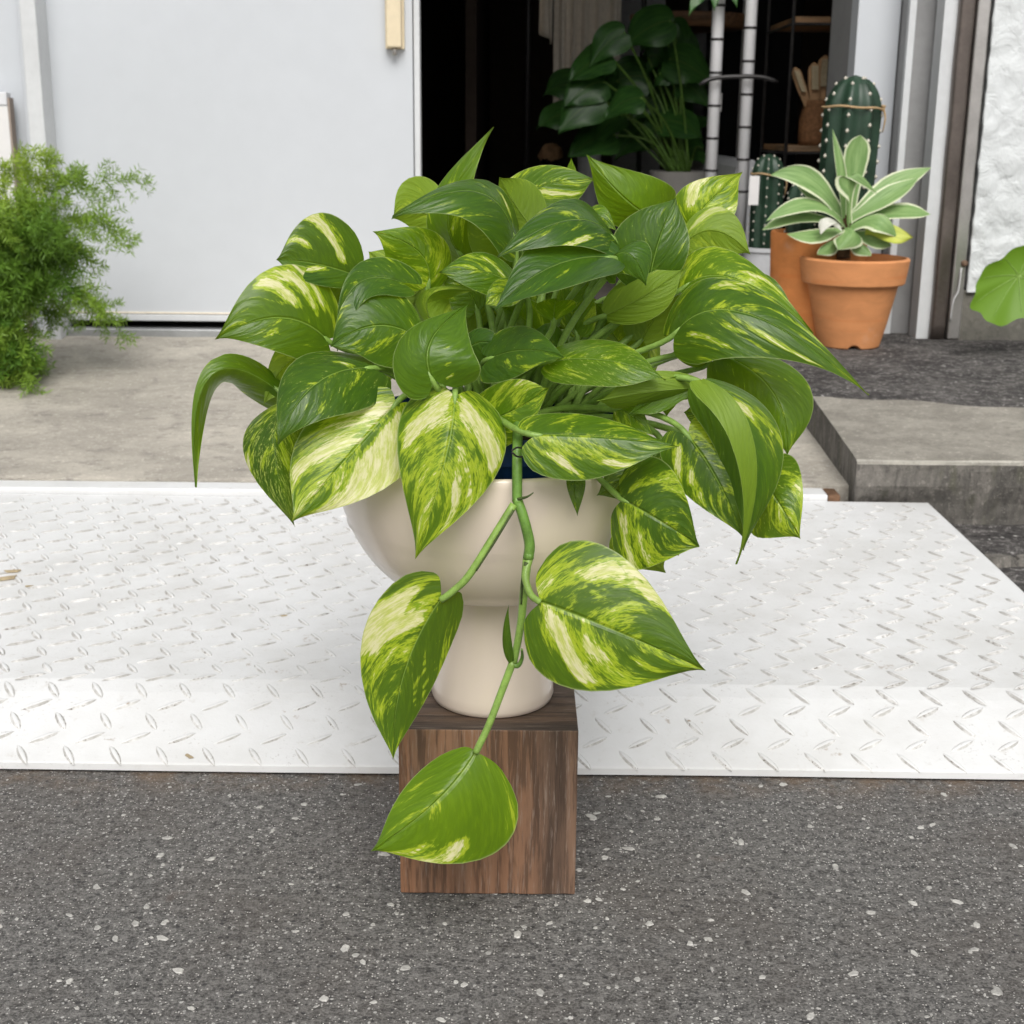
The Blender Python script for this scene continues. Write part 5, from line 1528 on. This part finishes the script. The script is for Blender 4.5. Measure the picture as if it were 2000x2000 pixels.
# small things low in the doorway
lx = U(1075, 305, 5.4)
dw = thing('driftwood_lump', 'small brown knotted wood lump in the dark doorway', 'driftwood', (lx.x, 5.4, Z_SILL))
tube('stand', [(lx.x, 5.4, Z_SILL + 0.002), (lx.x, 5.4, lx.z - 0.01)], 0.035, M['black_gloss'], dw, 16)
lathe('lump', [(0.0, -0.02), (0.03, -0.018), (0.042, 0.0), (0.036, 0.03), (0.02, 0.045), (0.0, 0.048)], (lx.x, 5.4, lx.z), M['brush_wood'], dw, 32, auto=None, rfun=lambda a, z: 1 + 0.18 * math.sin(a * 3 + z * 60) + 0.1 * math.sin(a * 7))
wx = U(1150, 330, 5.6)
wp = thing('white_shop_pot', 'small white pot behind the dark leafy plant', 'flower pot', (wx.x, 5.6, Z_SILL))
lathe('pot_body', [(0, Z_SILL + 0.003), (0.035, Z_SILL + 0.003), (0.048, U(1150, 285, 5.6).z), (0.043, U(1150, 285, 5.6).z), (0, U(1150, 300, 5.6).z)], (wx.x, 5.6, 0), M['white_pot'], wp, 32)

# ------------------------------------------------------------------ asparagus fern at the left
FY = 2.86
fpx = U(-95, 640, FY)
zap = 0.064 + (Z_SILL - 0.064) * (FY - Y_AP0) / (YF - 0.04 - Y_AP0)
fpt = thing('fern_pot', 'grey clay pot of the feathery fern just outside the left edge', 'flower pot', (fpx.x, FY, zap))
lathe('pot_body', [(0, 0.001), (0.07, 0.0), (0.10, 0.20), (0.103, 0.20), (0.103, 0.215), (0.095, 0.215), (0.09, 0.18), (0, 0.18)], (fpx.x, FY, zap), M['grey_pot'], fpt, 48)
lathe('soil', [(0.0905, 0.185), (0, 0.192)], (fpx.x, FY, zap), M['soil'], fpt, 30, auto=None)
fern = thing('asparagus_fern', 'feathery light green asparagus fern spilling in from the left edge', 'fern', (fpx.x, FY, zap + 0.19))
frn = random.Random(15)
FR = Vector((fpx.x + 0.02, FY, zap + 0.19))
def needles(p, d, V, Fc, UV, n, ln):
    d = d.normalized()
    a0 = frn.uniform(0, 6.3)
    o1 = d.orthogonal().normalized()
    o2 = d.cross(o1)
    for k in range(n):
        a = a0 + 6.283 * k / n + frn.uniform(-.4, .4)
        dv = (d * frn.uniform(0.3, 1.1) + o1 * math.cos(a) + o2 * math.sin(a)).normalized()
        l = ln * frn.uniform(0.7, 1.15)
        sd_ = dv.cross(Vector((frn.uniform(-1, 1), frn.uniform(-1, 1), frn.uniform(-1, 1)))).normalized() * 0.0013
        b = len(V)
        V += [p, p + dv * (l * .45) + sd_, p + dv * l, p + dv * (l * .45) - sd_]
        Fc.append((b, b + 1, b + 2, b + 3))
def frond(pts, dens, mat, r0=0.0013, ln=0.017, branch=0.05, root=True):
    path = spline(pts, 40)
    V, Fc = tubegeo(path, [r0 * (1 - 0.7 * i / 40) for i in range(41)], 5)
    ns = len(Fc)
    tot = sum((path[i + 1] - path[i]).length for i in range(40))
    for i in range(7, 41):
        q = i / 40
        t = (path[min(i + 1, 40)] - path[i - 1]).normalized()
        if frn.random() < 0.85:
            for s in range(frn.randint(1, 2)):
                o = t.orthogonal().normalized()
                o.rotate(Quaternion(t, frn.uniform(0, 6.3)))
                bd_ = (t * 0.7 + o * 0.9).normalized()
                bl = branch * (0.45 + 0.9 * math.sin(math.pi * min(1, q * 0.95 + .03))) * frn.uniform(.5, 1.2)
                nb = max(2, int(bl / 0.0085))
                bp = [path[i] + bd_ * (bl * k / nb) + Vector((0, 0, -0.10 * bl * (k / nb) ** 2)) for k in range(nb + 1)]
                tubegeo(bp, r0 * 0.45, 3, V, Fc)
                for p in bp[1:]: needles(p, bd_, V, Fc, None, dens, ln)
        needles(path[i], t, V, Fc, None, dens, ln)
    return mobj('frond', V, Fc, M[mat], fern)
def fv(px, py, dy): return U(px, py, FY + dy)
main = [((285, 352), (140, 380), -0.02), ((258, 470), (150, 430), -.05), ((105, 305), (60, 400), .03), ((12, 325), (0, 420), .02), ((60, 300), (30, 420), -.02), ((250, 655), (130, 590), .02), ((60, 795), (40, 650), -.1), ((190, 520), (110, 470), .04), ((200, 610), (120, 560), -.04), ((170, 430), (110, 440), .06), ((150, 340), (90, 400), .05)]
for i, (tp_, mp, dy) in enumerate(main):
    frond([FR, fv(mp[0] * 0.35 - 40, mp[1] * .5 + 280, dy * .5), fv(mp[0], mp[1], dy), fv((mp[0] + tp_[0]) / 2, (mp[1] + tp_[1]) / 2 - 12, dy * 1.3), fv(tp_[0], tp_[1], dy * 1.6)], 5, 'needle_young' if i in (2, 3, 4) else 'needle', branch=0.045)
for i in range(44):
    tx0 = -10 + 150 * frn.random() ** 1.2
    ty0 = frn.uniform(400, 780)
    if ty0 > 640: tx0 = min(tx0, 75 - (ty0 - 640) * 0.15 + frn.uniform(-20, 10))
    dy = frn.uniform(-.14, .12)
    frond([FR, fv(tx0 * .3 - 45, ty0 * .45 + 300, dy * .6), fv(tx0 * .75 - 10, ty0 * .85 + 70, dy), fv(tx0, ty0, dy * 1.2)], 5, frn.choice(('needle', 'needle_dark', 'needle_dark')), branch=0.05, ln=0.018)

# ------------------------------------------------------------------ round leaf at the right edge
GY = 2.93
gl = thing('round_leaf_plant', 'big round bright green leaf in front of the mossy plinth at right', 'plant', tuple(UZ(2150, 690, Z_TIER)))
c0 = U(1990, 538, GY)
outline = []
for k in range(64):
    a = 2 * math.pi * k / 64
    r = 1.0 + 0.05 * math.sin(a * 7 + 1) + 0.03 * math.sin(a * 12)
    if abs(a - 0.3) < 0.22: r *= 0.45 + 0.55 * abs(a - 0.3) / 0.22
    outline.append((a, r))
e1 = (U(2095, 520, GY + .02) - c0)
e2 = (U(1965, 640, GY - .035) - c0)
V, Fc, UVq = [c0], [], []
rings = 8
for q in range(1, rings + 1):
    for (a, r) in outline:
        k = q / rings
        p = c0 + (e1 * math.cos(a) * (0.88 if math.cos(a) < 0 else 1) + e2 * math.sin(a) * (0.72 if math.sin(a) < 0 else 0.78)) * (r * k)
        p += Vector((0, -0.003 * k * k * math.sin(a * 7) - 0.02 * k * k, -0.012 * k * k))
        V.append(p)
for k in range(64): Fc.append((0, 1 + k, 1 + (k + 1) % 64))
for q in range(rings - 1):
    for k in range(64):
        a = 1 + q * 64
        Fc.append((a + k, a + 64 + k, a + 64 + (k + 1) % 64, a + (k + 1) % 64))
lf = mobj('leaf', V, Fc, M['round_leaf'], gl, None, True)
for k in range(0, 64, 7):
    if k == 7 * 0: continue
    pts = [V[1 + q * 64 + k] + Vector((0, -0.0008, 0)) for q in range(rings - 1)]
    tube('vein', [c0 + Vector((0, -0.0006, 0))] + pts, [0.0012 - 0.00012 * i for i in range(rings)], M['petiole'], lf, 5)
tube('petiole', spline([c0, c0 + Vector((0.03, 0.01, -0.03)), U(2110, 620, GY + .03), UZ(2150, 690, Z_TIER)], 16), 0.0042, M['petiole'], lf, 8)

# ------------------------------------------------------------------ small litter
fl = UZ(1830, 998, 0.018)
flo, _, _n = blade('fallen_leaf', UZ(1806, 996, 0.020), UZ(1832, 1000, 0.030), UZ(1868, 996, 0.024), UZ(1828, 992, 0.026), UZ(1826, 1008, 0.016), mat_simple_leaf('fallen_leaf_blade', (0.34, 0.36, 0.10), (0.45, 0.43, 0.20), None, 0.1, 0.6), None, W=WLONG, lobe=0, cup=0.3, nu=14, nv=8, org=tuple(fl))
tag(flo, 'curled yellow green fallen leaf beside the corner of the white plate', 'fallen leaf')
for i, (px, py, s, an) in enumerate(((12, 1133, 0.012, 0.5), (24, 1119, 0.009, 0.2), (57, 1147, 0.0045, 0.1), (555, 1204, 0.0035, 0.4), (365, 1417, 0.005, -0.8))):
    p = UZ(px, py, Z_PL - 0.003)
    z = plate_z(p.y)[0] + 0.0005
    V, Fc = boxgeo(-s, s, -s * .35, s * .35, 0, s * .22)
    o = mobj('wood_chip', V, Fc, M['dry'], None, (p.x, p.y, z))
    o.data.vertices.foreach_set('co', [c for v in V for c in (v[0] * (1.2 if v[1] > 0 else .8), v[1], v[2])])
    o.rotation_euler = (0, 0, an)
    tag(o, ('tan wood chip on the white plate at the left edge', 'second tan wood chip on the plate at left edge, farther back', 'small tan crumb on the plate right of the two wood chips', 'tiny brown crumb on the plate left of the planter', 'brown crumb on the front slope of the plate')[i], 'wood chip', 'litter on the plate')
